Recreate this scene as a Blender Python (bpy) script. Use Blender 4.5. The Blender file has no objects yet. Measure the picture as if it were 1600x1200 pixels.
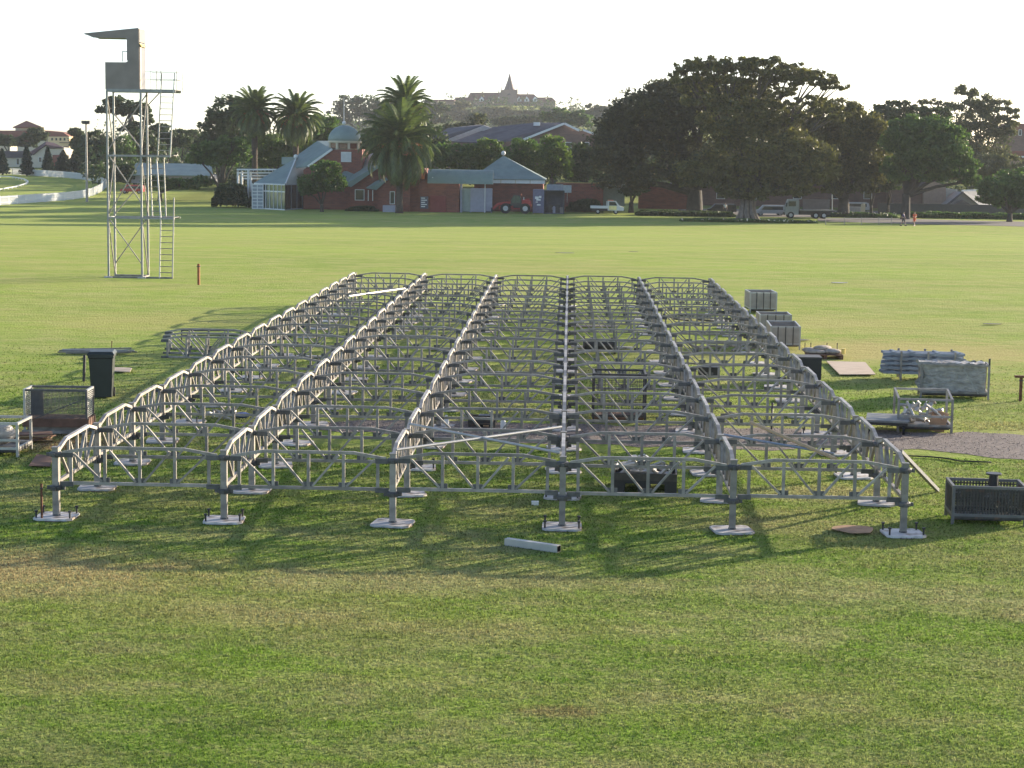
import bpy, math, random
import numpy as np
from mathutils import Vector, Matrix
R = math.radians
sc = bpy.context.scene
COL = sc.collection
random.seed(7); rng = np.random.default_rng(7)

# ------------------------------------------------------------------ camera
F, PITCH, YAW, ROLL, CH, CD, CX = 3016.4, .1224, .0284, .0145, 5.574, 27.99, .029
cam = bpy.data.cameras.new('camera'); co = bpy.data.objects.new('camera', cam); COL.objects.link(co)
cam.sensor_width = 36; cam.lens = F / 1600 * 36; cam.clip_start = .5; cam.clip_end = 9000
co.location = (CX, -CD, CH)
fw = Vector((-math.sin(YAW) * math.cos(PITCH), math.cos(YAW) * math.cos(PITCH), -math.sin(PITCH)))
rt0 = Vector((math.cos(YAW), math.sin(YAW), 0)); up0 = rt0.cross(fw)
# picture content is turned clockwise by ROLL, so the camera itself leans the other way
rt = rt0 * math.cos(ROLL) + up0 * math.sin(ROLL); up = up0 * math.cos(ROLL) - rt0 * math.sin(ROLL)
co.matrix_world = Matrix.Translation(co.location) @ Matrix((rt, up, -fw)).transposed().to_4x4()
sc.camera = co

# ------------------------------------------------------------------ light
SUN_AZ, SUN_EL = R(51.5), R(11.4)
SUN_E, SKY_E, EXPO = 4.9, .15, 1.25
w = bpy.data.worlds.new('World'); sc.world = w; w.use_nodes = True
wn = w.node_tree.nodes; sk = wn.new('ShaderNodeTexSky'); sk.sky_type = 'NISHITA'; sk.sun_disc = False
sk.sun_elevation = SUN_EL; sk.sun_rotation = SUN_AZ; sk.dust_density = .8; sk.air_density = .55; sk.ozone_density = .6
w.node_tree.links.new(sk.outputs[0], wn['Background'].inputs[0]); wn['Background'].inputs[1].default_value = SKY_E
sl = bpy.data.lights.new('sun', 'SUN'); sl.energy = SUN_E; sl.angle = R(.5); sl.color = (1, .86, .66)
so = bpy.data.objects.new('sun', sl); COL.objects.link(so)
sv = Vector((math.sin(SUN_AZ) * math.cos(SUN_EL), math.cos(SUN_AZ) * math.cos(SUN_EL), math.sin(SUN_EL)))
so.rotation_euler = sv.to_track_quat('Z', 'Y').to_euler(); so.location = (60, 60, 60)
sc.view_settings.view_transform = 'Standard'; sc.view_settings.look = 'None'
sc.view_settings.exposure = EXPO; sc.view_settings.gamma = 1
sc.render.engine = 'CYCLES'
sc.cycles.max_bounces = 6; sc.cycles.volume_bounces = 0; sc.cycles.transparent_max_bounces = 12

# ------------------------------------------------------------------ terrain + pixel helpers
def sm(t): t = min(1., max(0., t)); return t * t * (3 - 2 * t)
HX, HY = -10., 1190.
def zt(x, y):
    z = -3.6 * sm((y - 55) / 150)
    z += .02 * max(0., min(y, 600) - 250)
    z += 20. * math.exp(-((x - HX) / 120) ** 2 - ((y - HY) / 130) ** 2)
    z += 11. * math.exp(-((x + 90) / 110) ** 2 - ((y - HY) / 130) ** 2)
    return z
def ray(px, py):
    a, b = px - 800, py - 600
    u = a * math.cos(ROLL) + b * math.sin(ROLL); v = -a * math.sin(ROLL) + b * math.cos(ROLL)
    xc, upc = u / F, -v / F
    yc = math.cos(PITCH) + upc * math.sin(PITCH); z = -math.sin(PITCH) + upc * math.cos(PITCH)
    return Vector((xc * math.cos(YAW) - yc * math.sin(YAW), xc * math.sin(YAW) + yc * math.cos(YAW), z))
def A(px, py, Y):
    d = ray(px, py); t = (Y + CD) / d.y
    return Vector((CX + d.x * t, Y, CH + d.z * t))
def G(px, py):
    d = ray(px, py); t = 5.
    while t < 3000:
        x, y, z = CX + d.x * t, d.y * t - CD, CH + d.z * t
        if z < zt(x, y): break
        t *= 1.0006
    return Vector((x, y, zt(x, y)))
def onG(px, Y):
    p = A(px, 330, Y); p.z = zt(p.x, Y); return p
def ppm(Y): return F / (Y + CD)

# ------------------------------------------------------------------ materials
MATS = {}; TINT = ('galvanised_steel', 'pale_aluminium', 'painted_base_plate', 'weathered_joint_steel', 'truss_rail')
def mat(name, c, rough=.7, metal=0., var=.12, scale=3., bump=0., bscale=None, streak=None, spec=.5, c2=None, c2t=(.55, .65), detail=6):
    if name in MATS: return MATS[name]
    m = bpy.data.materials.new(name); m.use_nodes = True; nt = m.node_tree; N = nt.nodes; L = nt.links
    p = N['Principled BSDF']; p.inputs['Roughness'].default_value = rough; p.inputs['Metallic'].default_value = metal
    p.inputs['Specular IOR Level'].default_value = spec
    tc = N.new('ShaderNodeTexCoord'); no = N.new('ShaderNodeTexNoise'); no.inputs['Scale'].default_value = scale
    no.inputs['Detail'].default_value = detail
    src = tc.outputs['Object']
    if streak:
        mp = N.new('ShaderNodeMapping'); mp.inputs['Scale'].default_value = streak; L.new(src, mp.inputs[0]); src = mp.outputs[0]
    L.new(src, no.inputs['Vector'])
    cr = N.new('ShaderNodeValToRGB'); e = cr.color_ramp.elements
    e[0].position = .3; e[0].color = tuple(x * (1 - var) for x in c) + (1,)
    e[1].position = .7; e[1].color = tuple(min(1, x * (1 + var)) for x in c) + (1,)
    L.new(no.outputs[0], cr.inputs[0]); out = cr.outputs[0]
    if c2:
        n2 = N.new('ShaderNodeTexNoise'); n2.inputs['Scale'].default_value = scale * .6; n2.inputs['Detail'].default_value = 8
        L.new(src, n2.inputs['Vector'])
        mr = N.new('ShaderNodeMapRange'); mr.inputs[1].default_value = c2t[0]; mr.inputs[2].default_value = c2t[1]
        L.new(n2.outputs[0], mr.inputs[0]); mx = N.new('ShaderNodeMix'); mx.data_type = 'RGBA'
        L.new(mr.outputs[0], mx.inputs[0]); L.new(out, mx.inputs[6]); mx.inputs[7].default_value = tuple(c2) + (1,); out = mx.outputs[2]
    if name in TINT:
        oi = N.new('ShaderNodeObjectInfo'); tr = N.new('ShaderNodeMapRange'); tr.inputs[3].default_value = .78; tr.inputs[4].default_value = 1.16; L.new(oi.outputs['Random'], tr.inputs[0])
        sc_ = N.new('ShaderNodeVectorMath'); sc_.operation = 'SCALE'; L.new(out, sc_.inputs[0]); L.new(tr.outputs[0], sc_.inputs['Scale']); out = sc_.outputs[0]
    L.new(out, p.inputs['Base Color'])
    if bump:
        bn = N.new('ShaderNodeTexNoise'); bn.inputs['Scale'].default_value = bscale or scale * 4; bn.inputs['Detail'].default_value = 4
        L.new(src, bn.inputs['Vector']); bp = N.new('ShaderNodeBump'); bp.inputs['Strength'].default_value = bump; bp.inputs['Distance'].default_value = .05
        L.new(bn.outputs[0], bp.inputs['Height']); L.new(bp.outputs[0], p.inputs['Normal'])
    MATS[name] = m; return m
def brick(name, c1, c2, mortar, scale=1., ribs=None):
    if name in MATS: return MATS[name]
    m = mat(name, c1, .85); nt = m.node_tree; N = nt.nodes; L = nt.links; p = N['Principled BSDF']
    tc = N.new('ShaderNodeTexCoord'); sx = N.new('ShaderNodeSeparateXYZ'); L.new(tc.outputs['Object'], sx.inputs[0])
    ad = N.new('ShaderNodeMath'); L.new(sx.outputs[0], ad.inputs[0]); L.new(sx.outputs[1], ad.inputs[1])
    cb = N.new('ShaderNodeCombineXYZ'); L.new(ad.outputs[0], cb.inputs[0]); L.new(sx.outputs[2], cb.inputs[1])
    b = N.new('ShaderNodeTexBrick'); b.inputs['Scale'].default_value = scale; b.inputs['Mortar Size'].default_value = .012
    b.inputs['Brick Width'].default_value = .6; b.inputs['Row Height'].default_value = .2
    b.inputs['Color1'].default_value = (*c1, 1); b.inputs['Color2'].default_value = (*c2, 1); b.inputs['Mortar'].default_value = (*mortar, 1)
    L.new(cb.outputs[0], b.inputs['Vector'])
    no = N.new('ShaderNodeTexNoise'); no.inputs['Scale'].default_value = .7; no.inputs['Detail'].default_value = 6; L.new(tc.outputs['Object'], no.inputs['Vector'])
    mr = N.new('ShaderNodeMapRange'); mr.inputs[3].default_value = .75; mr.inputs[4].default_value = 1.2; L.new(no.outputs[0], mr.inputs[0])
    mx = N.new('ShaderNodeVectorMath'); mx.operation = 'SCALE'; L.new(b.outputs[0], mx.inputs[0]); L.new(mr.outputs[0], mx.inputs['Scale'])
    L.new(mx.outputs[0], p.inputs['Base Color']); return m
def leafmat(name, ca, cb, trans=.4, cc=None):
    if name in MATS: return MATS[name]
    m = bpy.data.materials.new(name); m.use_nodes = True; nt = m.node_tree; N = nt.nodes; L = nt.links
    N.remove(N['Principled BSDF']); ge = N.new('ShaderNodeNewGeometry'); cr = N.new('ShaderNodeValToRGB')
    e = cr.color_ramp.elements; e[0].color = (*ca, 1); e[1].color = (*cb, 1)
    if cc: x = e.new(.93); x.color = (*cb, 1); e[2].color = (*cc, 1)
    no = N.new('ShaderNodeTexNoise'); no.inputs['Scale'].default_value = .35; no.inputs['Detail'].default_value = 3
    tc = N.new('ShaderNodeTexCoord'); L.new(tc.outputs['Object'], no.inputs['Vector'])
    ad = N.new('ShaderNodeMath'); ad.operation = 'MULTIPLY_ADD'; ad.inputs[1].default_value = .55; L.new(ge.outputs['Random Per Island'], ad.inputs[0])
    mu = N.new('ShaderNodeMath'); mu.operation = 'MULTIPLY_ADD'; mu.inputs[1].default_value = 1.1; mu.inputs[2].default_value = -.3
    L.new(no.outputs[0], mu.inputs[0]); L.new(mu.outputs[0], ad.inputs[2]); L.new(ad.outputs[0], cr.inputs[0])
    d = N.new('ShaderNodeBsdfDiffuse'); t = N.new('ShaderNodeBsdfTranslucent'); x = N.new('ShaderNodeMixShader'); x.inputs[0].default_value = trans
    L.new(cr.outputs[0], d.inputs[0]); L.new(cr.outputs[0], t.inputs[0]); L.new(d.outputs[0], x.inputs[1]); L.new(t.outputs[0], x.inputs[2])
    g = N.new('ShaderNodeBsdfGlossy'); g.inputs['Roughness'].default_value = .45; g.inputs[0].default_value = (.8, .8, .8, 1)
    y = N.new('ShaderNodeMixShader'); y.inputs[0].default_value = .04; L.new(x.outputs[0], y.inputs[1]); L.new(g.outputs[0], y.inputs[2])
    L.new(y.outputs[0], N['Material Output'].inputs[0]); MATS[name] = m; return m

def grass_col(nt, gain=1.):
    N = nt.nodes; L = nt.links
    ge = N.new('ShaderNodeNewGeometry'); P = ge.outputs['Position']
    def noise(scl, vs=(1, 1, 0), det=5, off=0., rough=.55):
        mp = N.new('ShaderNodeMapping'); mp.inputs['Scale'].default_value = vs; mp.inputs['Location'].default_value = (off, off, 0); L.new(P, mp.inputs[0])
        n = N.new('ShaderNodeTexNoise'); n.inputs['Scale'].default_value = scl; n.inputs['Detail'].default_value = det; n.inputs['Roughness'].default_value = rough
        L.new(mp.outputs[0], n.inputs['Vector']); return n.outputs[0]
    def rng_(s, a, b, c=0., d=1.):
        m = N.new('ShaderNodeMapRange'); m.inputs[1].default_value = a; m.inputs[2].default_value = b; m.inputs[3].default_value = c; m.inputs[4].default_value = d
        L.new(s, m.inputs[0]); return m.outputs[0]
    def mix(f, a, b):
        m = N.new('ShaderNodeMix'); m.data_type = 'RGBA'
        if isinstance(f, float): m.inputs[0].default_value = f
        else: L.new(f, m.inputs[0])
        for i, v in ((6, a), (7, b)):
            if isinstance(v, tuple): m.inputs[i].default_value = (v[0] * gain, v[1] * gain, v[2] * gain, 1)
            else: L.new(v, m.inputs[i])
        return m.outputs[2]
    lush, mid, dry, soil = (.068, .15, .026), (.138, .21, .04), (.33, .27, .165), (.17, .115, .07)
    c = mix(rng_(noise(.9, (.7, 1.2, 0), 8, 0., .7), .38, .6), lush, mid)
    c = mix(rng_(noise(2.2, (.8, 1.2, 0), 7, 41., .75), .54, .66, 0, .7), c, (.045, .10, .018))
    c = mix(rng_(noise(.07, (.7, 1.2, 0), 5, 3.), .35, .7), c, (.155, .25, .034))
    c = mix(rng_(noise(.55, (.7, 1.1, 0), 9, 11., .74), .45, .7, 0, .75), c, dry)
    c = mix(rng_(noise(.12, (.6, 1.6, 0), 9, 21., .72), .47, .64, 0, .6), c, (.30, .25, .12))
    c = mix(rng_(noise(.3, (.5, 1.8, 0), 9, 31., .7), .52, .68, 0, .5), c, (.075, .135, .03))
    c = mix(rng_(noise(5., (1, 1, 0), 6, 5., .7), .5, .72, 0, .55), c, dry)
    c = mix(rng_(noise(9., (1, 1, 0), 5, 9., .7), .55, .7, 0, .5), c, (.045, .09, .015))
    # worn and dry places with an outline of their own
    for i, (x, y, rx, ry, k, colr) in enumerate([(-7.4, -3.6, 3.6, 1.5, .75, (.36, .27, .15)), (-1.2, -3.6, 3.2, .9, .5, dry), (3.6, -3.9, 3.0, 1.2, .4, dry), (9.8, 26.5, 5.5, 4.0, .85, (.33, .24, .13)),
                           (9.5, 35, 5, 5, .4, (.33, .25, .13)), (-13.5, 31, 3.5, 4, .45, (.33, .26, .12)), (4.3, 3.3, 1.6, .9, .5, dry), (-9.0, 6.9, 1.3, .9, .9, (.22, .13, .09)), (-9.7, 8.2, 1.6, .6, .8, (.16, .1, .07)),
                           (0.0, -9.3, .7, .25, .7, soil), (-4, 48, 7, 3, .35, dry)]):
        s = N.new('ShaderNodeVectorMath'); s.operation = 'SUBTRACT'; s.inputs[1].default_value = (x, y, 0); L.new(P, s.inputs[0])
        q = N.new('ShaderNodeVectorMath'); q.operation = 'MULTIPLY'; q.inputs[1].default_value = (1 / rx, 1 / ry, 0); L.new(s.outputs[0], q.inputs[0])
        l = N.new('ShaderNodeVectorMath'); l.operation = 'LENGTH'; L.new(q.outputs[0], l.inputs[0])
        a = N.new('ShaderNodeMath'); a.operation = 'MULTIPLY_ADD'; a.inputs[1].default_value = 1.8; L.new(noise(1.3, (1, 1, 0), 6, i * 7., .65), a.inputs[0]); L.new(l.outputs['Value'], a.inputs[2])
        c = mix(rng_(a.outputs[0], 2.0, 1.25, 0., k), c, colr)
    sp = N.new('ShaderNodeSeparateXYZ'); L.new(P, sp.inputs[0])
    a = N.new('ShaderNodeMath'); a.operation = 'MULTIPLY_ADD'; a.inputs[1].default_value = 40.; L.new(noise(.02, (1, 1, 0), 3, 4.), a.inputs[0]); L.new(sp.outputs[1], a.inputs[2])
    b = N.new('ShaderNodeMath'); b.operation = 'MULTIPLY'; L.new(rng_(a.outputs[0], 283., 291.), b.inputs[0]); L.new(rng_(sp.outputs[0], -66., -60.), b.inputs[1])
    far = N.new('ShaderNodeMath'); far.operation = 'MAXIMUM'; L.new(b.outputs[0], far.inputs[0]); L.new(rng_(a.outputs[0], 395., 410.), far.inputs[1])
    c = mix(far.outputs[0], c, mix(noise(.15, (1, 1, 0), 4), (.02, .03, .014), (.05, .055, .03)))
    return c, noise

def ground_mat():
    m = bpy.data.materials.new('mown_grass'); m.use_nodes = True; nt = m.node_tree; N = nt.nodes; L = nt.links; p = N['Principled BSDF']
    c, noise = grass_col(nt); L.new(c, p.inputs['Base Color']); p.inputs['Roughness'].default_value = .95; p.inputs['Specular IOR Level'].default_value = .05
    p.inputs['Sheen Weight'].default_value = .22; p.inputs['Sheen Roughness'].default_value = .6; p.inputs['Sheen Tint'].default_value = (.85, .95, .25, 1)
    a = N.new('ShaderNodeMath'); a.operation = 'MULTIPLY_ADD'; a.inputs[1].default_value = .6; L.new(noise(14, (1, 1, 0), 4), a.inputs[0]); L.new(noise(1.6, (.6, 1.4, 0), 5, 2.), a.inputs[2])
    b = N.new('ShaderNodeBump'); b.inputs['Strength'].default_value = .9; b.inputs['Distance'].default_value = .1; L.new(a.outputs[0], b.inputs['Height']); L.new(b.outputs[0], p.inputs['Normal'])
    return m
def blade_mat():
    m = bpy.data.materials.new('grass_blades'); m.use_nodes = True; nt = m.node_tree; N = nt.nodes; L = nt.links; N.remove(N['Principled BSDF'])
    c, noise = grass_col(nt, 1.02)
    ge = N.new('ShaderNodeNewGeometry'); mr = N.new('ShaderNodeMapRange'); mr.inputs[3].default_value = .4; mr.inputs[4].default_value = 1.75; L.new(ge.outputs['Random Per Island'], mr.inputs[0])
    s = N.new('ShaderNodeVectorMath'); s.operation = 'SCALE'; L.new(c, s.inputs[0]); L.new(mr.outputs[0], s.inputs['Scale'])
    d = N.new('ShaderNodeBsdfDiffuse'); t = N.new('ShaderNodeBsdfTranslucent'); x = N.new('ShaderNodeMixShader'); x.inputs[0].default_value = .45
    L.new(s.outputs[0], d.inputs[0]); L.new(s.outputs[0], t.inputs[0]); L.new(d.outputs[0], x.inputs[1]); L.new(t.outputs[0], x.inputs[2]); L.new(x.outputs[0], N['Material Output'].inputs[0])
    return m

STEEL = mat('galvanised_steel', (.31, .28, .245), .52, .2, .28, 6, .1, c2=(.19, .165, .14), c2t=(.55, .75))
RAILM = mat('truss_rail', (.47, .43, .38), .5, .2, .2, 4, c2=(.27, .24, .21), c2t=(.55, .7))
STEELJ = mat('weathered_joint_steel', (.125, .12, .115), .6, .4, .3, 9)
ALU = mat('pale_aluminium', (.45, .435, .41), .42, .45, .12, 4)
PLATE = mat('painted_base_plate', (.56, .53, .51), .65, 0, .16, 7, .15, c2=(.24, .19, .15), c2t=(.52, .66))
RUST = mat('rusty_steel', (.16, .065, .035), .85, .1, .4, 12, .3)
BLACK = mat('black_plastic', (.022, .022, .024), .5, 0, .2, 8)
DARKST = mat('dark_steel', (.07, .065, .06), .6, .3, .3, 8, c2=(.16, .09, .06), c2t=(.6, .72))
BINM = mat('bin_plastic', (.028, .034, .03), .45, 0, .15, 5)
WOOD = mat('raw_timber', (.42, .30, .17), .8, 0, .2, 4, .1, streak=(1, 12, 12))
PLY = mat('plywood', (.56, .44, .33), .75, 0, .14, 3, .05, streak=(1, 8, 1), c2=(.38, .27, .18))
BROWNB = mat('brown_board', (.16, .085, .055), .85, 0, .3, 5, .1)
WHITE = mat('white_paint', (.72, .72, .70), .55, 0, .05, 3)
CREAM = mat('cream_render', (.58, .52, .40), .8, 0, .06, 1)
YEL = mat('yellow_render', (.72, .55, .30), .8, 0, .06, 1)
GLASS = mat('dark_glass', (.03, .035, .04), .12, 0, .2, .5)
BRICK = brick('red_brick', (.27, .085, .055), (.19, .06, .045), (.17, .12, .10))
BRICKB = brick('brown_brick', (.22, .13, .10), (.17, .10, .08), (.2, .17, .15))
ROOFG = mat('green_steel_roof', (.205, .27, .25), .55, .05, .12, .8, c2=(.25, .31, .28), c2t=(.5, .7))
ROOFR = mat('terracotta_roof', (.22, .085, .06), .85, 0, .2, 1.2, .2, 6)
SLATE = mat('slate_roof', (.085, .075, .085), .8, 0, .25, .8, .2, 4)
SLATEL = mat('light_slate_roof', (.16, .165, .18), .7, 0, .15, .8)
SAND = brick('sandstone', (.27, .19, .15), (.23, .165, .13), (.2, .16, .13), .4)
BARK = mat('bark', (.06, .05, .04), .9, 0, .35, 1.5, .6, 6)
PBARK = mat('palm_bark', (.085, .065, .05), .95, 0, .4, 3, .8, 8, streak=(1, 1, 5))
ASPH = mat('asphalt', (.12, .105, .10), .9, 0, .15, 2, .1)
GRAV = mat('gravel', (.20, .165, .15), .95, 0, .4, 14, .8, 30, c2=(.12, .10, .085), detail=9)
RED = mat('red_paint', (.42, .03, .025), .45, 0, .15, 3)
RUBBER = mat('tyre_rubber', (.018, .018, .018), .85, 0, .2, 6)
RIM = mat('wheel_rim', (.45, .45, .44), .5, .2, .15, 5)
GREYP = mat('grey_cladding', (.25, .215, .20), .6, .2, .1, 2)
LILAC = mat('lilac_grey_paint', (.36, .35, .42), .6, 0, .1, 2)
GREENW = mat('pale_green_paint', (.33, .38, .34), .6, 0, .1, 2)
ORANGE = mat('orange_plastic', (.75, .20, .07), .5, 0, .1, 6)
YELLOW = mat('yellow_sheet', (.85, .62, .16), .5, 0, .1, 5)
BLUE = mat('blue_tarp', (.10, .16, .42), .6, 0, .2, 7)
WRAP = mat('plastic_wrap', (.42, .385, .34), .3, 0, .35, 4, .9, 10, streak=(1, 1, 3))
SKIN = mat('skin', (.5, .3, .22), .6)
L_FIG = leafmat('fig_leaves', (.010, .018, .007), (.085, .082, .02), .35, (.30, .19, .05))
L_FIG2 = leafmat('backlit_olive_leaves', (.014, .026, .008), (.17, .165, .035), .42, (.42, .32, .10))  # olive leaves, coloured lighter to imitate backlight in these crowns
L_GRN = leafmat('green_leaves', (.018, .055, .012), (.12, .21, .035), .48)
L_BRT = leafmat('bright_leaves', (.03, .075, .014), (.16, .24, .035), .5)
L_DRK = leafmat('dark_leaves', (.012, .03, .012), (.08, .12, .032), .38)
L_PALM = leafmat('palm_fronds', (.026, .052, .016), (.15, .20, .045), .42)
L_CON = leafmat('conifer_needles', (.012, .03, .016), (.03, .055, .025), .2)
L_DEAD = leafmat('dead_frond_bases', (.2, .08, .03), (.42, .17, .06), .35)
L_GUM = leafmat('gum_leaves', (.034, .048, .022), (.17, .18, .07), .42)

# ------------------------------------------------------------------ mesh helpers
ORG = {}
class MB:
    def __init__(s): s.v = []; s.f = []
    def add(s, vs, fs):
        o = len(s.v); s.v += [tuple(v) for v in vs]; s.f += [tuple(i + o for i in f) for f in fs]; return s
    def box(s, x0, x1, y0, y1, z0, z1, M=None):
        vs = [Vector((x, y, z)) for z in (z0, z1) for y in (y0, y1) for x in (x0, x1)]
        if M: vs = [M @ v for v in vs]
        return s.add(vs, [(0, 2, 3, 1), (4, 5, 7, 6), (0, 1, 5, 4), (2, 6, 7, 3), (0, 4, 6, 2), (1, 3, 7, 5)])
    def beam(s, a, b, w, h=None, upv=(0, 0, 1)):
        a, b = Vector(a), Vector(b); h = h or w; d = (b - a).normalized(); u = Vector(upv)
        if abs(d.dot(u)) > .97: u = Vector((0, 1, 0))
        r = d.cross(u).normalized() * (w / 2); u = r.cross(d).normalized() * (h / 2)
        return s.add([p + r * i + u * j for p in (a, b) for i, j in ((-1, -1), (1, -1), (1, 1), (-1, 1))],
                     [(0, 1, 2, 3), (7, 6, 5, 4), (0, 4, 5, 1), (1, 5, 6, 2), (2, 6, 7, 3), (3, 7, 4, 0)])
    def tube(s, pts, rad, n=8, cap=True):
        pts = [Vector(p) for p in pts]; rad = rad if isinstance(rad, (list, tuple)) else [rad] * len(pts)
        vs = []; fs = []; pr = None
        for i, p in enumerate(pts):
            d = (pts[min(i + 1, len(pts) - 1)] - pts[max(i - 1, 0)]).normalized()
            if pr is None: pr = d.orthogonal().normalized()
            r = (pr - d * pr.dot(d)).normalized(); pr = r; q = d.cross(r)
            for k in range(n):
                t = 2 * math.pi * k / n; vs.append(p + (r * math.cos(t) + q * math.sin(t)) * rad[i])
        for i in range(len(pts) - 1):
            for k in range(n): fs.append((i * n + k, i * n + (k + 1) % n, (i + 1) * n + (k + 1) % n, (i + 1) * n + k))
        if cap: fs += [tuple(range(n))[::-1], tuple(range((len(pts) - 1) * n, len(pts) * n))]
        return s.add(vs, fs)
    def lathe(s, c, prof, n=20):
        c = Vector(c); vs = [c + Vector((r * math.cos(2 * math.pi * k / n), r * math.sin(2 * math.pi * k / n), z)) for r, z in prof for k in range(n)]
        fs = [(i * n + k, i * n + (k + 1) % n, (i + 1) * n + (k + 1) % n, (i + 1) * n + k) for i in range(len(prof) - 1) for k in range(n)]
        return s.add(vs, fs + [tuple(range(n))[::-1], tuple(range((len(prof) - 1) * n, len(prof) * n))])
    def prism(s, poly, ext):           # closed outline of world points pushed along ext
        e = Vector(ext); n = len(poly); vs = [Vector(p) for p in poly] + [Vector(p) + e for p in poly]
        return s.add(vs, [tuple(range(n)), tuple(range(2 * n - 1, n - 1, -1))] + [(i, i + n, (i + 1) % n + n, (i + 1) % n) for i in range(n)])
    def sphere(s, c, r, n=12, sz=(1, 1, 1)):
        c = Vector(c); m = n // 2; vs = [c + Vector((0, 0, -r * sz[2]))]
        for i in range(1, m):
            t = math.pi * i / m - math.pi / 2
            for k in range(n):
                a = 2 * math.pi * k / n; vs.append(c + Vector((r * math.cos(t) * math.cos(a) * sz[0], r * math.cos(t) * math.sin(a) * sz[1], r * math.sin(t) * sz[2])))
        vs.append(c + Vector((0, 0, r * sz[2]))); fs = [(0, 1 + (k + 1) % n, 1 + k) for k in range(n)]
        for i in range(m - 2):
            for k in range(n): fs.append((1 + i * n + k, 1 + i * n + (k + 1) % n, 1 + (i + 1) * n + (k + 1) % n, 1 + (i + 1) * n + k))
        t = len(vs) - 1; b = 1 + (m - 2) * n
        fs += [(b + k, b + (k + 1) % n, t) for k in range(n)]
        return s.add(vs, fs)
    def mesh(s, name, m):
        me = bpy.data.meshes.new(name); me.from_pydata(s.v, [], s.f); me.materials.append(m); me.update()
        return me
    def build(s, name, m, parent=None, world=False, smooth=False):
        if world and parent is not None:
            o = ORG[parent.name]; s.v = [(v[0] - o[0], v[1] - o[1], v[2] - o[2]) for v in s.v]
        me = s.mesh(name, m)
        import bmesh
        bm = bmesh.new(); bm.from_mesh(me); bmesh.ops.recalc_face_normals(bm, faces=bm.faces); bm.to_mesh(me); bm.free()
        if smooth:
            for p in me.polygons: p.use_smooth = True
        return link(name, me, parent)
def link(name, me, parent=None, loc=None):
    o = bpy.data.objects.new(name, me); COL.objects.link(o)
    if parent is not None: o.parent = parent; ORG[o.name] = ORG.get(parent.name, Vector((0, 0, 0)))
    if loc is not None: o.location = loc
    return o
def tag(o, label=None, cat=None, group=None, kind=None):
    if label: o['label'] = label
    if cat: o['category'] = cat
    if group: o['group'] = group
    if kind: o['kind'] = kind
    return o
def thing(name, label, cat, loc=(0, 0, 0), rz=0, group=None):
    o = bpy.data.objects.new(name, None); COL.objects.link(o); o.empty_display_size = .2
    o.location = loc; o.rotation_euler = (0, 0, rz); ORG[o.name] = Vector(loc)
    return tag(o, label, cat, group)
def copy_thing(o, loc, rz=0, label=None, skip=()):
    c = o.copy(); COL.objects.link(c); c.location = loc; c.rotation_euler = (0, 0, rz); ORG[c.name] = Vector(loc)
    if label: c['label'] = label
    for ch in [k for k in CH_OF[o.name]]:
        if ch.name.split('.')[0] in skip: continue
        d = ch.copy(); COL.objects.link(d); d.parent = c
    return c
CH_OF = {}
def npmesh(name, verts, nv, m, parent=None, loc=None):
    """verts: (k*nv,3) array of separate nv-gons"""
    k = len(verts) // nv; me = bpy.data.meshes.new(name)
    me.vertices.add(k * nv); me.vertices.foreach_set('co', np.asarray(verts, dtype=np.float32).ravel())
    me.loops.add(k * nv); me.loops.foreach_set('vertex_index', np.arange(k * nv, dtype=np.int32))
    me.polygons.add(k); me.polygons.foreach_set('loop_start', np.arange(0, k * nv, nv, dtype=np.int32))
    try: me.polygons.foreach_set('loop_total', np.full(k, nv, dtype=np.int32))
    except Exception: pass
    me.materials.append(m); me.update(calc_edges=True); me.validate()
    return link(name, me, parent, loc)
def leaf_quads(c, size, flat=0.):
    n = len(c); a = rng.normal(size=(n, 3)); a[:, 2] *= (1 - flat); a /= np.linalg.norm(a, axis=1)[:, None]
    b = rng.normal(size=(n, 3)); b[:, 2] *= (1 - flat); b -= a * (a * b).sum(1)[:, None]; b /= np.linalg.norm(b, axis=1)[:, None]
    s = size * rng.uniform(.6, 1.4, n)[:, None]; a *= s; b *= s * .55
    return np.stack([c - a, c + b * .9 - a * .1, c + a, c - b * .9 + a * .1], 1).reshape(-1, 3)
def blob(cen, rad, n, clump=.2, shell=.72, under=.55):
    """leaf centres gathered in clumps spread near an ellipsoid's surface"""
    cen = np.array(cen); rad = np.array(rad); m = max(10, n // 32)
    d = rng.normal(size=(m, 3)); d /= np.linalg.norm(d, axis=1)[:, None]; d[:, 2] = np.where(d[:, 2] < -under, -under * rng.uniform(.2, 1, m), d[:, 2])
    q = d * rng.uniform(shell, 1.0, m)[:, None] * (1 + .08 * np.sin(d[:, :1] * 7 + d[:, 2:] * 5))
    k = rng.integers(0, m, n); s = clump * rng.uniform(.6, 1.3, m)[k][:, None]
    off = np.clip(rng.normal(size=(n, 3)), -1.5, 1.5) * s; off[:, 2] *= .6
    p = cen + q[k] * rad + off * rad.mean()
    return p

# ------------------------------------------------------------------ setting
def ground():
    xs = sorted(set([-2500, -1500, -900, -600] + list(range(-450, 451, 25)) + list(range(-60, 61, 6)) + [600, 900, 1500, 2500]))
    ys = sorted(set([-300, -120, -60] + list(range(-40, 60, 6)) + list(range(60, 340, 8)) + list(range(340, 1700, 30)) + [2000, 2600, 3500, 5000]))
    b = MB(); vs = [(x, y, zt(x, y)) for y in ys for x in xs]; n = len(xs)
    b.add(vs, [(j * n + i, j * n + i + 1, (j + 1) * n + i + 1, (j + 1) * n + i) for j in range(len(ys) - 1) for i in range(n - 1)])
    tag(b.build('ground', ground_mat(), smooth=True), kind='structure')
ground()
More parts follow.
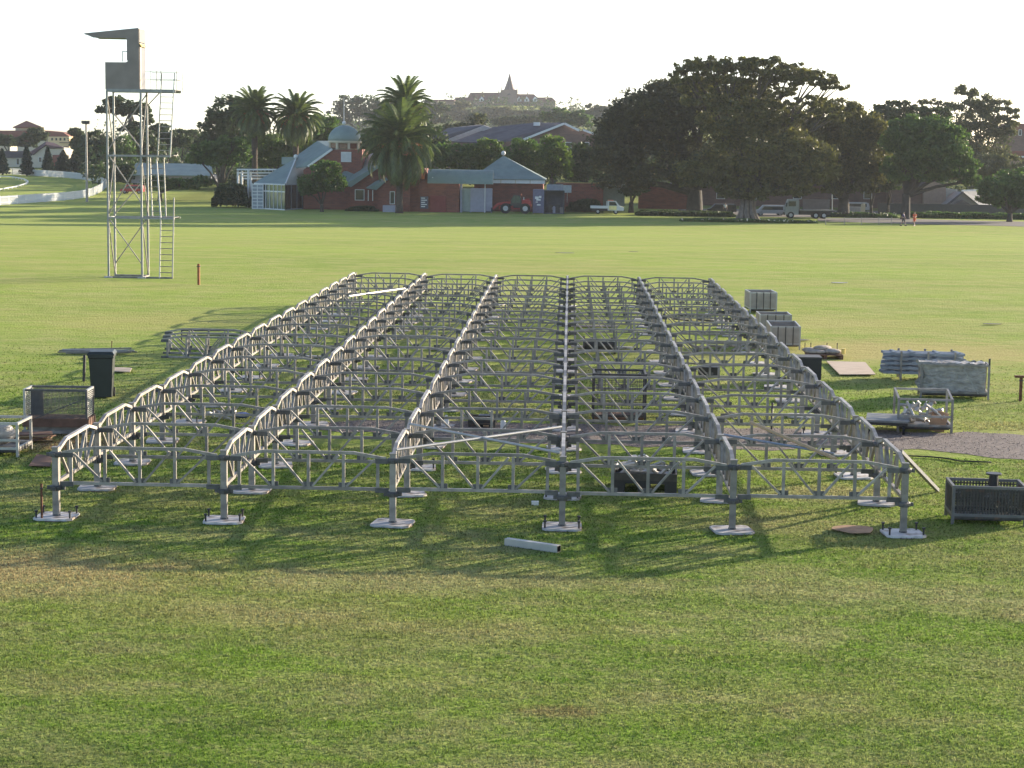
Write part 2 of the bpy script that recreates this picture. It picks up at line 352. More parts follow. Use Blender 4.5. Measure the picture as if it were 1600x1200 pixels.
# gravel track across the frame: ragged outline
def gravel_edge(x, side):
    y = (8.35 - .07 * (x - 4)) if side == 0 else (10.7 - .03 * (x - 4))
    if x < -3.2: y += (1 if side == 0 else -1) * min(1.25, (-3.2 - x) * .28)
    if x > 7.2 and side == 0: y -= min(1.1, (x - 7.2) * .75)
    if side == 0 and -2.5 < x < 4.5: y -= .45
    return y + .12 * math.sin(x * 3.1 + side) + .07 * math.sin(x * 7.7 + 2 * side)
def strip():
    b = MB(); xs = [-6.6 + i * .15 for i in range(210)]; vs = []
    for x in xs:
        y0, y1 = gravel_edge(x, 0), gravel_edge(x, 1)
        vs += [(x, y0 + (y1 - y0) * t, .006) for t in (0, .33, .66, 1)]
    b.add(vs, [(i * 4 + j, i * 4 + 4 + j, i * 4 + 5 + j, i * 4 + 1 + j) for i in range(len(xs) - 1) for j in range(3)])
    tag(b.build('gravel_track', GRAV), kind='structure')
    n = 9000; x = rng.uniform(-6.3, 15, n); t = rng.uniform(-.04, 1.04, n)
    y = np.array([gravel_edge(a, 0) + (gravel_edge(a, 1) - gravel_edge(a, 0)) * u for a, u in zip(x, t)])
    c = np.stack([x, y, rng.uniform(.012, .022, n)], 1)
    tag(npmesh('loose_stones', leaf_quads(c, .014), 4, mat('stone_chips', (.25, .21, .19), .9, 0, .4, 3)), 'loose grey brown stones scattered along the gravel track', 'gravel', kind='stuff')
strip()
def road(name, pts_px, z=.012, m=ASPH):
    b = MB(); vs = []
    for (px, y0), (px1, y1) in pts_px:
        vs += [G(px, y0) + Vector((0, 0, z)), G(px1, y1) + Vector((0, 0, z))]
    b.add(vs, [(2 * i, 2 * i + 1, 2 * i + 3, 2 * i + 2) for i in range(len(pts_px) - 1)])
    tag(b.build(name, m), kind='structure')
road('path', [((1278, 341), (1278, 346)), ((1380, 341), (1380, 349)), ((1450, 343), (1450, 351)), ((1540, 345.5), (1540, 352.5)), ((1620, 347), (1620, 355))], .03)
road('road', [((1060, 326), (1060, 329.5)), ((1180, 327.5), (1180, 339)), ((1280, 329), (1280, 340)), ((1380, 330), (1380, 336))], .03)

def grass_blades():
    n = 640000
    d = 15.5 * (52. / 15.5) ** rng.uniform(0, 1, n)
    x = rng.uniform(-1, 1, n) * (.29 * d + 1.6) + CX - .0284 * d; y = d - CD
    k = (rng.uniform(0, 1, n) < 1 - np.clip((y - 2) / 22, 0, 1)) & (~((y > 7.3) & (y < 11) & (x > -6.3)))
    x, y, d = x[k], y[k], d[k]; n = len(x)
    tuft = .5 + .5 * np.sin(x * 2.3 + np.sin(y * 1.7) * 2) * np.sin(y * 3.1 + np.sin(x * 1.3) * 2)
    h = (.010 + .014 * rng.uniform(0, 1, n) ** 1.5 + .008 * tuft) * (1 + .012 * (d - 16)); wd = (.0045 + .003 * rng.uniform(0, 1, n)) * (d / 17)
    a = rng.uniform(0, 2 * math.pi, n); ln = rng.normal(size=(n, 2)) * (h * .55)[:, None]
    v = np.zeros((n, 3, 3)); v[:, 0] = np.stack([x - np.cos(a) * wd, y - np.sin(a) * wd, 0 * x - .002], 1)
    v[:, 1] = np.stack([x + np.cos(a) * wd, y + np.sin(a) * wd, 0 * x - .002], 1); v[:, 2] = np.stack([x + ln[:, 0], y + ln[:, 1], h], 1)
    tag(npmesh('grass', v.reshape(-1, 3), 3, blade_mat()), 'short patchy lawn grass in front of and under the steel frame', 'grass', kind='stuff')
grass_blades()

# ------------------------------------------------------------------ the steel frame
ORD = ['first', 'second', 'third', 'fourth', 'fifth', 'sixth', 'seventh', 'eighth', 'ninth', 'tenth', 'eleventh', 'twelfth', 'thirteenth', 'fourteenth', 'fifteenth', 'sixteenth', 'seventeenth']
BAY = 2.5; NR = 17; NC = 6
def truss_parts(lengthwise):
    P = []; s = .012 if lengthwise else 0
    x0 = .075 if lengthwise else .11; xe = .13 if lengthwise else .2
    cw, chh = (.056, .045) if lengthwise else (.042, .043)
    zr = 1.075 + s * 3; ze = (.995 + s)
    b = MB(); pts = [(x0, 0, ze), (.58, 0, zr), (1.92, 0, zr), (BAY - x0, 0, ze)]
    if lengthwise: pts = [(x0, 0, .95), (x0 + .03, 0, ze)] + pts[1:-1] + [(BAY - x0 - .03, 0, ze), (BAY - x0, 0, .95)]
    for p, q in zip(pts, pts[1:]):
        e = (Vector(q) - Vector(p)).normalized() * .008; b.beam(Vector(p) - e * .6, Vector(q) + e * .6, cw, chh)
    P.append(('top_chord', b, STEEL if not lengthwise else RAILM))
    b = MB(); b.beam((xe, 0, .54), (BAY - xe, 0, .54), cw, .046); P.append(('bottom_chord', b, STEEL))
    for x in (xe + .025, .73, 1.25, 1.77, BAY - xe - .025):
        zt_ = zr - .03 if .5 < x < 2 else ze - .02 + (xe - x0) * .1
        b = MB(); b.box(x - .023, x + .023, -.019, .019, .565, zt_); P.append(('vertical', b, STEEL))
    for x, x2, za in ((xe + .07, .69, .98), (.80, 1.19, 1.035)):
        for f in (0, 1):
            g = (lambda t: BAY - t) if f else (lambda t: t)
            b = MB(); b.beam((g(x), 0, za), (g(x2), 0, .57), .03, .042, (0, 1, 0)); P.append(('diagonal', b, STEEL))
    for f in (0, 1):
        g = (lambda t: BAY - t) if f else (lambda t: t)
        for x in (.73, 1.25) if not f else (.73,):
            b = MB(); xa, xb = sorted((g(x - .075), g(x + .075))); b.box(xa, xb, -.009, .009, .56, .63); P.append(('gusset_plate', b, STEELJ))
        for z in (.525, .96):
            b = MB(); xa, xb = sorted((g(.062), g(xe + .06))); b.box(xa, xb, -.025, .025, z - .035, z + .035); P.append(('end_bracket', b, STEELJ))
    return P
def truss_proto(name, lengthwise, label, cat, loc, rz, group):
    t = thing(name, label, cat, loc, rz, group); CH_OF[t.name] = []
    for nm, b, m in truss_parts(lengthwise): CH_OF[t.name].append(b.build(nm, m, t))
    return t
def truss_one(lengthwise):
    a = MB(); mats = []
    for nm, b, m in truss_parts(lengthwise):
        a.add(b.v, b.f); mats += [m] * len(b.f)
    me = a.mesh('lattice_beam_whole', STEEL); me.materials.append(RAILM); me.materials.append(STEELJ)
    for p, m in zip(me.polygons, mats): p.material_index = {STEEL: 0, RAILM: 1, STEELJ: 2}[m]
    return me
WH = [truss_one(False), truss_one(True)]
GX, GY = 'arched cross beams of the steel frame', 'arched lengthwise beams of the steel frame'
PR = [None, None]; FULL = 10
def colx(c): return (c - 3) * BAY
def wob(): return random.uniform(-.012, .012)
for r in range(NR):
    for c in range(NC - 1):
        lab = f'grey arched cross beam, {ORD[r]} row from the front, {ORD[c]} bay from the left'
        loc = (colx(c), r * BAY, wob())
        if PR[0] is None: PR[0] = truss_proto('cross_truss', False, lab, 'steel beam', loc, 0, GX)
        elif r < FULL: copy_thing(PR[0], loc, 0, lab)
        else: tag(link('cross_truss', WH[0], None, loc), lab, 'steel beam', GX)
for c in range(NC):
    for r in range(NR - 1):
        lab = f'pale topped lengthwise beam, {ORD[c]} line from the left, {ORD[r]} bay back from the front'
        loc = (colx(c), r * BAY, wob() + .004)
        if PR[1] is None: PR[1] = truss_proto('lengthwise_truss', True, lab, 'steel beam', loc, R(90), GY)
        elif r < FULL: copy_thing(PR[1], loc, R(90), lab)
        else: o = tag(link('lengthwise_truss', WH[1], None, loc), lab, 'steel beam', GY); o.rotation_euler = (0, 0, R(90))
# posts with base plates
def post_meshes():
    P = {}
    b = MB(); b.box(-.046, .046, -.046, .046, .05, 1.06); b.box(-.052, .052, -.052, .052, 1.06, 1.075); P['post'] = (b, STEEL)
    for z in (.425, .925):
        b = MB(); b.lathe((0, 0, z), [(.078, 0), (.095, .02), (.095, .055), (.078, .075)], 10)
        for k in range(4):
            b.box(.08, .135, -.02, .02, z + .01, z + .062, Matrix.Rotation(k * math.pi / 2, 4, 'Z'))
        P['coupler' + str(z)] = (b, STEELJ)
    b = MB(); h = .29; c = .07; t = .042
    out = [(-h + c, -h), (h - c, -h), (h, -h + c), (h, h - c), (h - c, h), (-h + c, h), (-h, h - c), (-h, -h + c)]
    b.prism([(x, y, .012) for x, y in out], (0, 0, t - .012)); P['base_plate'] = (b, PLATE)
    b = MB(); b.box(-.3, .3, -.09, .09, .0, .012); b.box(-.09, .09, -.3, -.09, .0, .0118); P['timber_packer'] = (b, BROWNB)
    b = MB(); b.lathe((0, 0, .046), [(.06, 0), (.06, .012), (.05, .02)], 12); P['socket'] = (b, STEELJ)
    for i, (x, y) in enumerate(((-.25, -.2), (.25, -.2), (.25, .2), (-.25, .2))):
        b = MB(); b.lathe((x, y, .03), [(.014, 0), (.014, .1), (.026, .1), (.026, .125)], 8); P[f'peg{i}'] = (b, BLACK)
    return P
pm = post_meshes(); PP = None; POSTS = []
PEG = {(0, 0), (1, 0), (3, 0), (5, 0), (3, 1), (5, 2), (2, 2)}
for r in range(NR):
    for c in range(NC):
        lab = f'short grey post on a white plate, {ORD[c]} from the left, {ORD[r]} row back'
        if (c, r) in PEG: lab = f'grey post on a pegged white plate, {ORD[c]} from the left, {ORD[r]} row back'
        a = {0: 0, 1: 4, 2: -8, 3: 0, 4: 9, 5: 5}[c] if r == 0 else random.uniform(-14, 14)
        peg = (c, r) in PEG or random.random() < .2 and r > 2
        if PP is None:
            PP = thing('frame_post', lab, 'post', (colx(c), 0, 0), 0, 'short posts of the steel frame'); CH_OF[PP.name] = []
            for k, (b, m) in pm.items(): CH_OF[PP.name].append(b.build(k.rstrip('.0123456789'), m, PP))
            continue
        skip = () if peg else ('peg',)
        if r >= 12: skip = ('peg', 'socket', 'timber_packer')
        t = copy_thing(PP, (colx(c), r * BAY, 0), 0, lab, skip)
        POSTS.append((t, R(a)))
bpy.context.view_layer.update()
for t, a in POSTS:
    for ch in t.children:
        if ch.name.split('.')[0] in ('base_plate', 'peg', 'timber_packer'): ch.rotation_euler = (0, 0, a)

# ------------------------------------------------------------------ small builders
def pole(name, label, cat, a, b, r, m, group=None, square=False, n=10):
    a, b = Vector(a), Vector(b); k = MB()
    if square: k.beam(a, b, 2 * r, 2 * r)
    else: k.tube([a, b], r, n)
    return tag(k.build(name, m, smooth=False), label, cat, group)
# loose tubes lying on the frame
pole('brace_tube', 'pale tube lying across the third bay from near left to far right', 'tube', (-2.46, .05, 1.115), (-.04, 2.45, 1.155), .021, ALU, 'flat brace tubes over the third bay')
pole('brace_tube', 'pale tube lying across the third bay from far left to near right', 'tube', (-2.46, 2.45, 1.155), (-.04, .05, 1.115), .021, ALU, 'flat brace tubes over the third bay')
pole('loose_pole', 'pale golden pole lying slanted across the last bay on the right', 'pole', A(1173, 660, 3.4), A(1306, 717, .55), .027, WOOD)
pole('loose_tube', 'thin blue grey tube lying across the last bay on the right', 'tube', A(1130, 679, 2.6), A(1304, 709, 1.1), .018, mat('blue_grey_steel', (.22, .26, .33), .5, .3))
pole('loose_pole', 'long white pole lying across the far end of the first bay', 'pole', A(545, 463, 29.2), A(632, 451, 32.0), .036, ALU)
pole('leaning_tube', 'square aluminium tube leaning from the near right corner post to the grass', 'tube', (5.10, 1.05, 1.08), (6.2, 3.7, .03), .028, mat('dull_tube', (.24, .24, .245), .8, spec=.1), square=True)
def box_beam():
    a, b = G(791, 852), G(873, 864); a.z = b.z = .055
    d = (b - a).normalized(); u = Vector((0, 0, 1)); s = d.cross(u)
    k = MB(); k.beam(a, b, .1, .1); t = thing('box_tube', 'loose aluminium box tube lying on the grass in front of the frame', 'tube', a)
    k.build('tube', ALU, t, True)
    k = MB(); k.beam(b + d * .001, b + d * .003, .084, .084); k.build('hollow_shade_plate', mat('hollow_shade_black', (.008, .008, .008), 1, spec=0.), t, True)  # black plate on the solid tube imitates the shade inside
box_beam()
p = G(836, 789); k = MB(); k.box(-.055, .055, -.04, .04, 0, .05); k.box(-.058, .058, -.043, .043, .05, .058)
o = tag(k.build('small_box', WHITE), 'small white box on the grass by the fourth post', 'box'); o.location = p
def ragged(name, label, cat, px, py, rx, ry, m, th=.012, seed=1):
    rr = random.Random(seed); c = G(px, py); out = []
    for i in range(14):
        t = 2 * math.pi * i / 14; q = 1 + rr.uniform(-.12, .12)
        out.append((rx * q * math.cos(t), ry * q * math.sin(t), .035))
    k = MB(); k.prism(out, (0, 0, th)); o = tag(k.build(name, m), label, cat); o.location = (c.x, c.y, 0); return o
ragged('pit_cover', 'round brown board on the grass left of the front right base plate', 'board', 1334, 831, .31, .29, mat('tan_board', (.40, .26, .17), .85, 0, .2, 6, .1, spec=.1))
def rusty_post(px, py, hpx, label, m=RUST, w=.028, lean=(0, 0), cap=False):
    g = G(px, py); h = hpx / ppm(g.y); t = thing('marker_post', label, 'post', g)
    k = MB(); k.beam((0, 0, -.1), (lean[0], lean[1], h), w, w); k.build('stake', m, t)
    k = MB(); k.box(-w * .75, w * .75, -w * .75, w * .75, h * .86, h * .9); k.build('collar', DARKST, t)
    if cap:
        k = MB(); k.box(-w * 2.4, w * 2.6, -w, w, h, h + w * .8); k.build('cap', m, t)
    return t
rusty_post(65.5, 814, 60, 'thin rusty stake standing beside the front left base plate')
rusty_post(310.5, 445, 33, 'rusty orange stake standing in the grass right of the lookout tower', mat('orange_rust', (.36, .13, .05), .8, 0, .3, 8), .09)
rusty_post(1594, 627, 37, 'dark rusty post with a flat cap at the right edge of the field', RUST, .06, cap=True)
def black_stake(px, py, hpx, label, lean=0):
    g = G(px, py); h = hpx / ppm(g.y); k = MB(); k.tube([(0, 0, -.05), (lean, 0, h)], .02, 6); k.sphere((lean, 0, h), .028, 8)
    o = tag(k.build('ground_stake', DARKST, smooth=True), label, 'stake', 'rusty stakes inside the frame'); o.location = g
for (px, py, h, l, la) in [(391, 600, 38, -.1, 'leaning rusty stake inside the first bay beside the dark bin'), (462, 575, 20, 0, 'rusty stake standing behind the first line of arches'),
                      (500, 592, 36, -.05, 'rusty stake just right of the second line of arches'), (517, 635, 66, 0, 'tall dark stake inside the second bay'), (1205, 690, 60, 0, 'tall rusty stake inside the last bay near the gravel'), (951, 470, 18, 0, 'short dark stake far back in the fourth bay')]:
    black_stake(px, py, h, la, l)

def stillage(px, py, w, d, h, rz, label, cat='cage', m=STEEL, mesh=True, base=DARKST, hp=None, group=None, loc=None, meshmat=None, low=False, wr=.004):
    sp_ = .07 if wr < .01 else .045
    g = loc or G(px, py); t = thing('stillage', label, cat, g, rz, group); p = .045; hb = hp or h
    for x in (0, w - p):
        for y, hh in ((0, h), (d - p, hb)):
            k = MB(); k.box(x, x + p, y, y + p, 0, hh); k.build('corner_post', m, t)
    k = MB(); k.box(.002, w - .002, .002, d - .002, .1, .13)
    for y in (d * .2, d * .75): k.box(.05, w - .05, y, y + .06, .05, .1)
    k.build('base', base, t)
    for y, hh in ((0, h), (d - p, hb)):
        for z in (hh - p, .131) + ((h * .45,) if low and y == 0 else ()): k = MB(); k.box(p, w - p, y + .004, y + p - .004, z, z + p - .003); k.build('rail', m, t)
    for x in (0, w - p):
        k = MB(); k.beam((x + p / 2, p, h - p / 2), (x + p / 2, d - p, hb - p / 2), p * .9, p * .9); k.build('side_rail', m, t)
        k = MB(); k.beam((x + p / 2, p, .155), (x + p / 2, d - p, .155), p * .9, p * .9); k.build('side_rail', m, t)
    if mesh:
        mm = meshmat or DARKST
        for y in (.022, d - .022):
            k = MB(); hh = h if y < .1 else hb
            n = int((w - 2 * p) / sp_)
            for i in range(1, n): x = p + (w - 2 * p) * i / n; k.box(x - wr, x + wr, y - wr, y + wr, .17, hh - p)
            n = int((hh - .2) / sp_)
            for i in range(1, n): z = .17 + (hh - .2) * i / n; k.box(p, w - p, y + .0045, y + .0105, z - wr, z + wr)
            k.build('wire_mesh', mm, t)
        for x in (.022, w - .022):
            k = MB(); n = int((d - 2 * p) / .07)
            for i in range(1, n): y = p + (d - 2 * p) * i / n; k.box(x - wr, x + wr, y - wr, y + wr, .17, h - p)
            n = int((h - .2) / .07)
            for i in range(1, n): z = .17 + (h - .2) * i / n; k.box(x + .0045, x + .0105, p, d - p, z - wr, z + wr)
            k.build('wire_mesh', mm, t)
    return t
def fittings(t, w, d, z0, z1, n, m, seed, label, cat='fittings', L_=.35, group=None, name='steel_fittings'):
    """things heaped inside a cage, each one its own object"""
    rr = random.Random(seed); M = Matrix.Translation(t.location) @ Matrix.Rotation(t.rotation_euler.z, 4, 'Z')
    for i in range(n):
        c = Vector((rr.uniform(.15, w - .15), rr.uniform(.12, d - .12), rr.uniform(z0, z1))); dv = Vector((rr.uniform(-1, 1), rr.uniform(-.5, .5), rr.uniform(-.5, .9))).normalized() * L_ * rr.uniform(.3, .5)
        a = c - dv; b = c + dv
        for q in (a, b): q.x = min(max(q.x, .06), w - .06); q.y = min(max(q.y, .06), d - .06); q.z = min(max(q.z, .16), z1 + .1)
        k = MB(); k.tube([M @ a, M @ b], .028, 8); e = (b - a).normalized(); k.beam(M @ (b - e * .01), M @ (b + e * .008), .12, .1)
        tag(k.build(name, m), label, cat, group or label)
# right side
t = stillage(1486, 820, 1.12, .76, .6, R(-3), 'dark mesh cage holding jacks and a spool on the grass at right edge', mesh=True, m=mat('dull_grey_steel', (.16, .155, .15), .6, .3, .2, 6), wr=.011)
fittings(t, 1.1, .74, .18, .42, 9, STEELJ, 3, 'grey steel jack lying in the dark mesh cage at right', 'jack', group='jacks in the dark mesh cage')
k = MB(); k.lathe((0, 0, 0), [(.12, 0), (.12, .02), (.07, .02), (.07, .2), (.12, .2), (.12, .22)], 16)
o = tag(k.build('cable_drum', BLACK, smooth=False), 'black drum sticking out of the dark mesh cage at right', 'drum'); o.location = t.location + Vector((.72, .5, .5))
t = stillage(1401, 676, 1.1, .95, .7, R(-4), 'open grey crate frame filled with bright steel parts on the gravel edge', mesh=False, hp=.8, low=True, m=STEEL)
fittings(t, 1.05, .9, .25, .5, 16, ALU, 5, 'bright steel fitting heaped in the open grey crate frame', 'fitting', .5, 'fittings in the open crate frame')
k = MB(); k.box(.62, .95, .2, .23, .2, .62, Matrix.Rotation(R(14), 4, 'Y')); o = tag(k.build('tan_board', mat('tan_board', (.40, .26, .17))), 'tan board standing in the open crate frame', 'board'); o.location = t.location
# flat trolley
def trolley():
    g = G(1352, 678); t = thing('flat_trolley', 'low flat trolley with grey deck beside the frame on the gravel', 'trolley', g, R(-10))
    k = MB(); k.box(0, .85, 0, 1.1, .24, .28); k.build('deck', mat('grey_deck', (.2, .2, .19), .6, .1, .2, 6), t)
    k = MB(); k.box(.03, .82, .03, 1.07, .18, .24); k.build('chassis', BLACK, t)
    for x in (.08, .74):
        for y in (.08, .98):
            k = MB(); k.tube([(x - .02, y, .09), (x + .03, y, .09)], .09, 14); w_ = k.build('wheel', RUBBER, t)
trolley()
# stack of stacked frame beams in a rack
def beam_rack():
    g = G(1383, 594); t = thing('beam_rack', 'open steel rack carrying stacked blue grey beams on the right lawn', 'rack', g, R(-4))
    for x in (.35, 1.0, 1.65):
        for y in (0, .75):
            k = MB(); k.box(x, x + .05, y, y + .05, 0, .72); k.build('upright', STEEL, t)
    for x in (.35, 1.0, 1.65):
        k = MB(); k.box(x, x + .05, .05, .75, .06, .11); k.build('crosspiece', STEEL, t)
    bl = mat('blue_grey_beam', (.23, .26, .31), .5, .3, .2, 5)
    M = Matrix.Translation(g) @ Matrix.Rotation(R(-4), 4, 'Z')
    for j in range(5):
        for i in range(5):
            y = .1 + i * .135; z = .15 + j * .115; s = random.uniform(-.06, .06)
            k = MB(); k.box(-.05 + s, 1.9 + s, y, y + .06, z, z + .06, M)
            for x in (.15, .6, 1.2, 1.7): k.box(x + s, x + .09 + s, y - .01, y + .07, z - .012 + .012, z + .085, M)
            tag(k.build('stacked_rail', bl), f'blue grey rail on the open rack, {ORD[j]} layer up, {ORD[i]} from the front', 'rail', 'rails stacked on the open rack')
beam_rack()
def wrapped():
    g = G(1437, 622); t = stillage(0, 0, 1.55, .75, .8, R(-6), 'tall cage wrapped in torn grey plastic sheet on the right lawn', 'wrapped cage', mesh=False, loc=g, m=STEEL)
    k = MB(); n = 30; rows = 10
    for side in range(2):
        vs = []
        for j in range(rows):
            for i in range(n):
                u = i / (n - 1); zz = .16 + (.66) * j / (rows - 1); y = (.075 if side == 0 else .665) + .022 * math.sin(i * 1.7 + j) + .022 * random.uniform(-1, 1); x = .02 + 1.44 * u - (.1 * math.sin(j * .9) if i == 0 else 0)
                vs.append((x, y, zz + .02 * random.uniform(-1, 1)))
        k.add(vs, [(j * n + i, j * n + i + 1, (j + 1) * n + i + 1, (j + 1) * n + i) for j in range(rows - 1) for i in range(n - 1)])
    vs = [(-.02 + 1.5 * i / 11, .04 + .66 * j / 5, .79 + .05 * random.uniform(-1, 1)) for j in range(6) for i in range(12)]
    k.add(vs, [(j * 12 + i, j * 12 + i + 1, (j + 1) * 12 + i + 1, (j + 1) * 12 + i) for j in range(5) for i in range(11)])
    k.build('plastic_sheet', WRAP, t, smooth=True)
    k = MB(); k.beam((.95, -.07, .7), (1.3, -.07, .14), .04, .02); k.build('brace', ALU, t)
    k = MB(); k.box(1.5, 1.54, -.05, -.01, .8, .95); k.build('prong', DARKST, t)
    for i, (x0, w_, h_) in enumerate([(.1, .6, .6), (.75, .7, .56)]):
        b = MB(); b.box(x0, x0 + w_, .1, .65, .135, h_, Matrix.Translation(g) @ Matrix.Rotation(R(-6), 4, 'Z'))
        b.box(x0 + .05, x0 + w_ - .05, .15, .6, h_, h_ + .05, Matrix.Translation(g) @ Matrix.Rotation(R(-6), 4, 'Z'))
        tag(b.build('packed_bundle', mat('pale_fabric', (.4, .39, .36), .9)), ['left', 'right'][i] + ' pale bundle packed inside the plastic wrapped cage', 'bundle')
wrapped()
def sheet(label, px4, m, th=.02, z=.02, cat='board', name='plywood_sheet'):
    ps = [G(*p) for p in px4]; 
    for p in ps: p.z = z
    k = MB(); k.prism(ps, (0, 0, th)); return tag(k.build(name, m), label, cat)
sheet('pale plywood sheet lying flat on the lawn right of the frame', [(1312, 588), (1368, 588), (1352, 569), (1291, 567)], PLY, .018, .035)
sheet('small plywood sheet lying on the grass right of the dark bin', [(172, 583), (203, 584), (206, 578), (176, 577)], PLY, .018, .035)
def bag_pallet():
    g = G(1262, 561); t = thing('pallet', 'low timber pallet under lumpy bags on the right lawn', 'pallet', g, R(-2))
    k = MB()
    for i in range(6): k.box(0, .95, i * .17, i * .17 + .12, .1, .12)
    k.build('deck_boards', BROWNB, t); k = MB()
    for x in (0, .43, .86): k.box(x, x + .09, 0, .97, 0, .1)
    k.build('bearers', BROWNB, t)
    bg = mat('dusty_bag', (.42, .36, .30), .9, 0, .3, 6, .6)
    for i, (x, y, z, sx, sy, sz, a) in enumerate([(.25, .3, .17, .3, .2, .07, 10), (.7, .35, .18, .26, .22, .08, -20), (.45, .5, .26, .3, .2, .07, 40), (.15, .65, .18, .25, .2, .07, 0)]):
        k = MB(); k.sphere((0, 0, 0), 1, 16, (sx, sy, sz)); o = tag(k.build('bag', bg, smooth=True), ['left bag on the low timber pallet', 'right bag on the low timber pallet', 'topmost bag on the low timber pallet', 'rear left bag on the low timber pallet'][i], 'bag'); o.location = g + Vector((x, y, z)); o.rotation_euler = (0, 0, R(a))
    for i, x in enumerate((.02, .18, .62, .9)):
        pole('peg', 'thin dark peg sticking up from the low timber pallet', 'peg', g + Vector((x, .85, .1)), g + Vector((x, .85, .36)), .012, DARKST, 'pegs on the low timber pallet')
    o = pole('yellow_can', 'small yellow can at the right end of the pallet', 'can', g + Vector((.98, .2, .13)), g + Vector((.98, .2, .28)), .06, YELLOW)  # small cylinder in plain yellow
bag_pallet()
def crate(px, py, w, d, h, m, label, name='dark_box', cat='box', rz=0, frame=None):
    g = G(px, py); t = thing(name, label, cat, g, rz); k = MB(); k.box(0, w, 0, d, .05, h - .03); k.build('body', m, t)
    k = MB(); k.box(-.01, w + .01, -.01, d + .01, h - .03, h); k.build('lid', frame or m, t)
    k = MB()
    for x in (.02, w - .08):
        for y in (.02, d - .08): k.box(x, x + .06, y, y + .06, 0, .05)
    k.build('feet', RUBBER, t); return t
crate(1243, 596, .62, .6, .6, BLACK, 'black box with grey lid behind the right edge of the frame', frame=STEELJ)
# far right cages
def far_cage(px, py, w, d, h, rz, label, panels=True):
    t = stillage(px, py, w, d, h, rz, label, mesh=False, m=ALU)
    if panels:
        pm_ = mat('pale_weathered_panel', (.37, .325, .28), .7, .1, .15, 4)
        for bx in ((.047, w - .047, .008, .02), (.047, w - .047, d - .02, d - .008), (.008, .02, .047, d - .047), (w - .02, w - .008, .047, d - .047)):
            k = MB(); k.box(*bx, .18, h - .047); k.build('panel', pm_, t)
        for i in range(1, 4): k = MB(); k.box(w * i / 4 - .012, w * i / 4 + .012, -.012, .0, .14, h - .01); k.build('strap', DARKST, t)
    return t
far_cage(1171, 489, .95, 1.3, .72, R(3), 'pale panelled cage furthest back beside the right edge of the frame')
far_cage(1186, 519, 1.0, 1.2, .55, R(0), 'low pale cage in the middle of the three beside the frame')
far_cage(1203, 546, .85, 1.9, .66, R(-2), 'long open topped cage nearest of the three beside the frame')

# left side
def wheelie_bin():
    g = G(160, 621); t = thing('wheelie_bin', 'dark wheeled rubbish bin standing on the grass left of the frame', 'bin', g, R(8))
    def ring(w, d, z, y0=0): return [(-w / 2, y0 - d / 2, z), (w / 2, y0 - d / 2, z), (w / 2, y0 + d / 2, z), (-w / 2, y0 + d / 2, z)]
    k = MB(); vs = ring(.44, .46, .03) + ring(.45, .50, .25, .01) + ring(.51, .6, .88, .03) + ring(.55, .66, .9, .03) + ring(.55, .66, .95, .03)
    k.add(vs, [(0, 3, 2, 1)] + [(i * 4 + j, i * 4 + (j + 1) % 4, (i + 1) * 4 + (j + 1) % 4, (i + 1) * 4 + j) for i in range(4) for j in range(4)] + [(16, 17, 18, 19)])
    k.build('body', BINM, t)
    k = MB(); vs = ring(.58, .69, .952, .03) + ring(.58, .69, .975, .03) + ring(.5, .58, 1.03, .03); k.add(vs, [(0, 3, 2, 1)] + [(i * 4 + j, i * 4 + (j + 1) % 4, (i + 1) * 4 + (j + 1) % 4, (i + 1) * 4 + j) for i in range(2) for j in range(4)] + [(8, 9, 10, 11)])
    k.build('lid', BINM, t)
    k = MB(); k.tube([(-.27, .42, .95), (-.27, .44, .93), (.27, .44, .93), (.27, .42, .95)], .018, 8); k.build('handle', BINM, t)
    for x in (-.25, .2):
        k = MB(); k.tube([(x, .24, .1), (x + .05, .24, .1)], .1, 16); w_ = k.build('wheel', RUBBER, t)
wheelie_bin()
g = G(131, 596); pole('leaning_bar', 'black bar standing upright just left of the dark bin', 'bar', g, g + Vector((.02, .02, .62)), .035, BLACK, n=8)
# mesh cage with brown base
def mesh_cage():
    g = G(37, 678); t = thing('mesh_cage', 'brown based mesh trolley cage standing on the grass at left', 'cage', g, R(2)); W_, D_, H_ = 1.22, .62, .86
    for x in (0, W_ - .04):
        for y in (0, D_ - .04): k = MB(); k.box(x, x + .04, y, y + .04, .0, H_); k.build('corner_post', STEELJ if x else ALU, t)
    k = MB(); k.box(-.02, W_ + .02, -.02, D_ + .02, .14, .3); k.build('base_tray', BROWNB, t)
    k = MB(); k.box(-.02, W_ + .02, -.05, -.021, .02, .08); k.box(.05, W_ - .05, .1, .2, .03, .14); k.build('bearers', STEEL, t)
    for y in (0, D_ - .04):
        k = MB(); k.box(.04, W_ - .04, y, y + .04, H_ - .04, H_); k.build('top_rail', STEELJ, t)
        k = MB()
        for i in range(1, 44): x = .04 + (W_ - .08) * i / 44; k.box(x - .003, x + .003, y + .017, y + .023, .3, H_ - .04)
        for i in range(1, 20): z = .3 + (H_ - .34) * i / 20; k.box(.04, W_ - .04, y + .0235, y + .029, z - .003, z + .003)
        k.build('wire_mesh', STEELJ, t)
    for x in (0, W_ - .04):
        k = MB(); k.box(x, x + .04, .04, D_ - .04, H_ - .04, H_); k.build('top_rail', ALU, t)
        k = MB()
        for i in range(1, 14): z = .3 + (H_ - .34) * i / 14; k.box(x + .012, x + .028, .04, D_ - .04, z - .007, z + .007)
        k.build('side_bars', ALU, t)
    k = MB(); k.beam((.1, -.008, .25), (1.1, -.008, .66), .015, .02); k.build('diagonal_brace', STEELJ, t)
    k = MB(); k.box(.14, .38, .05, .056, .36, .82); k.build('name_plate', mat('grey_plate', (.16, .15, .15)), t)
mesh_cage()
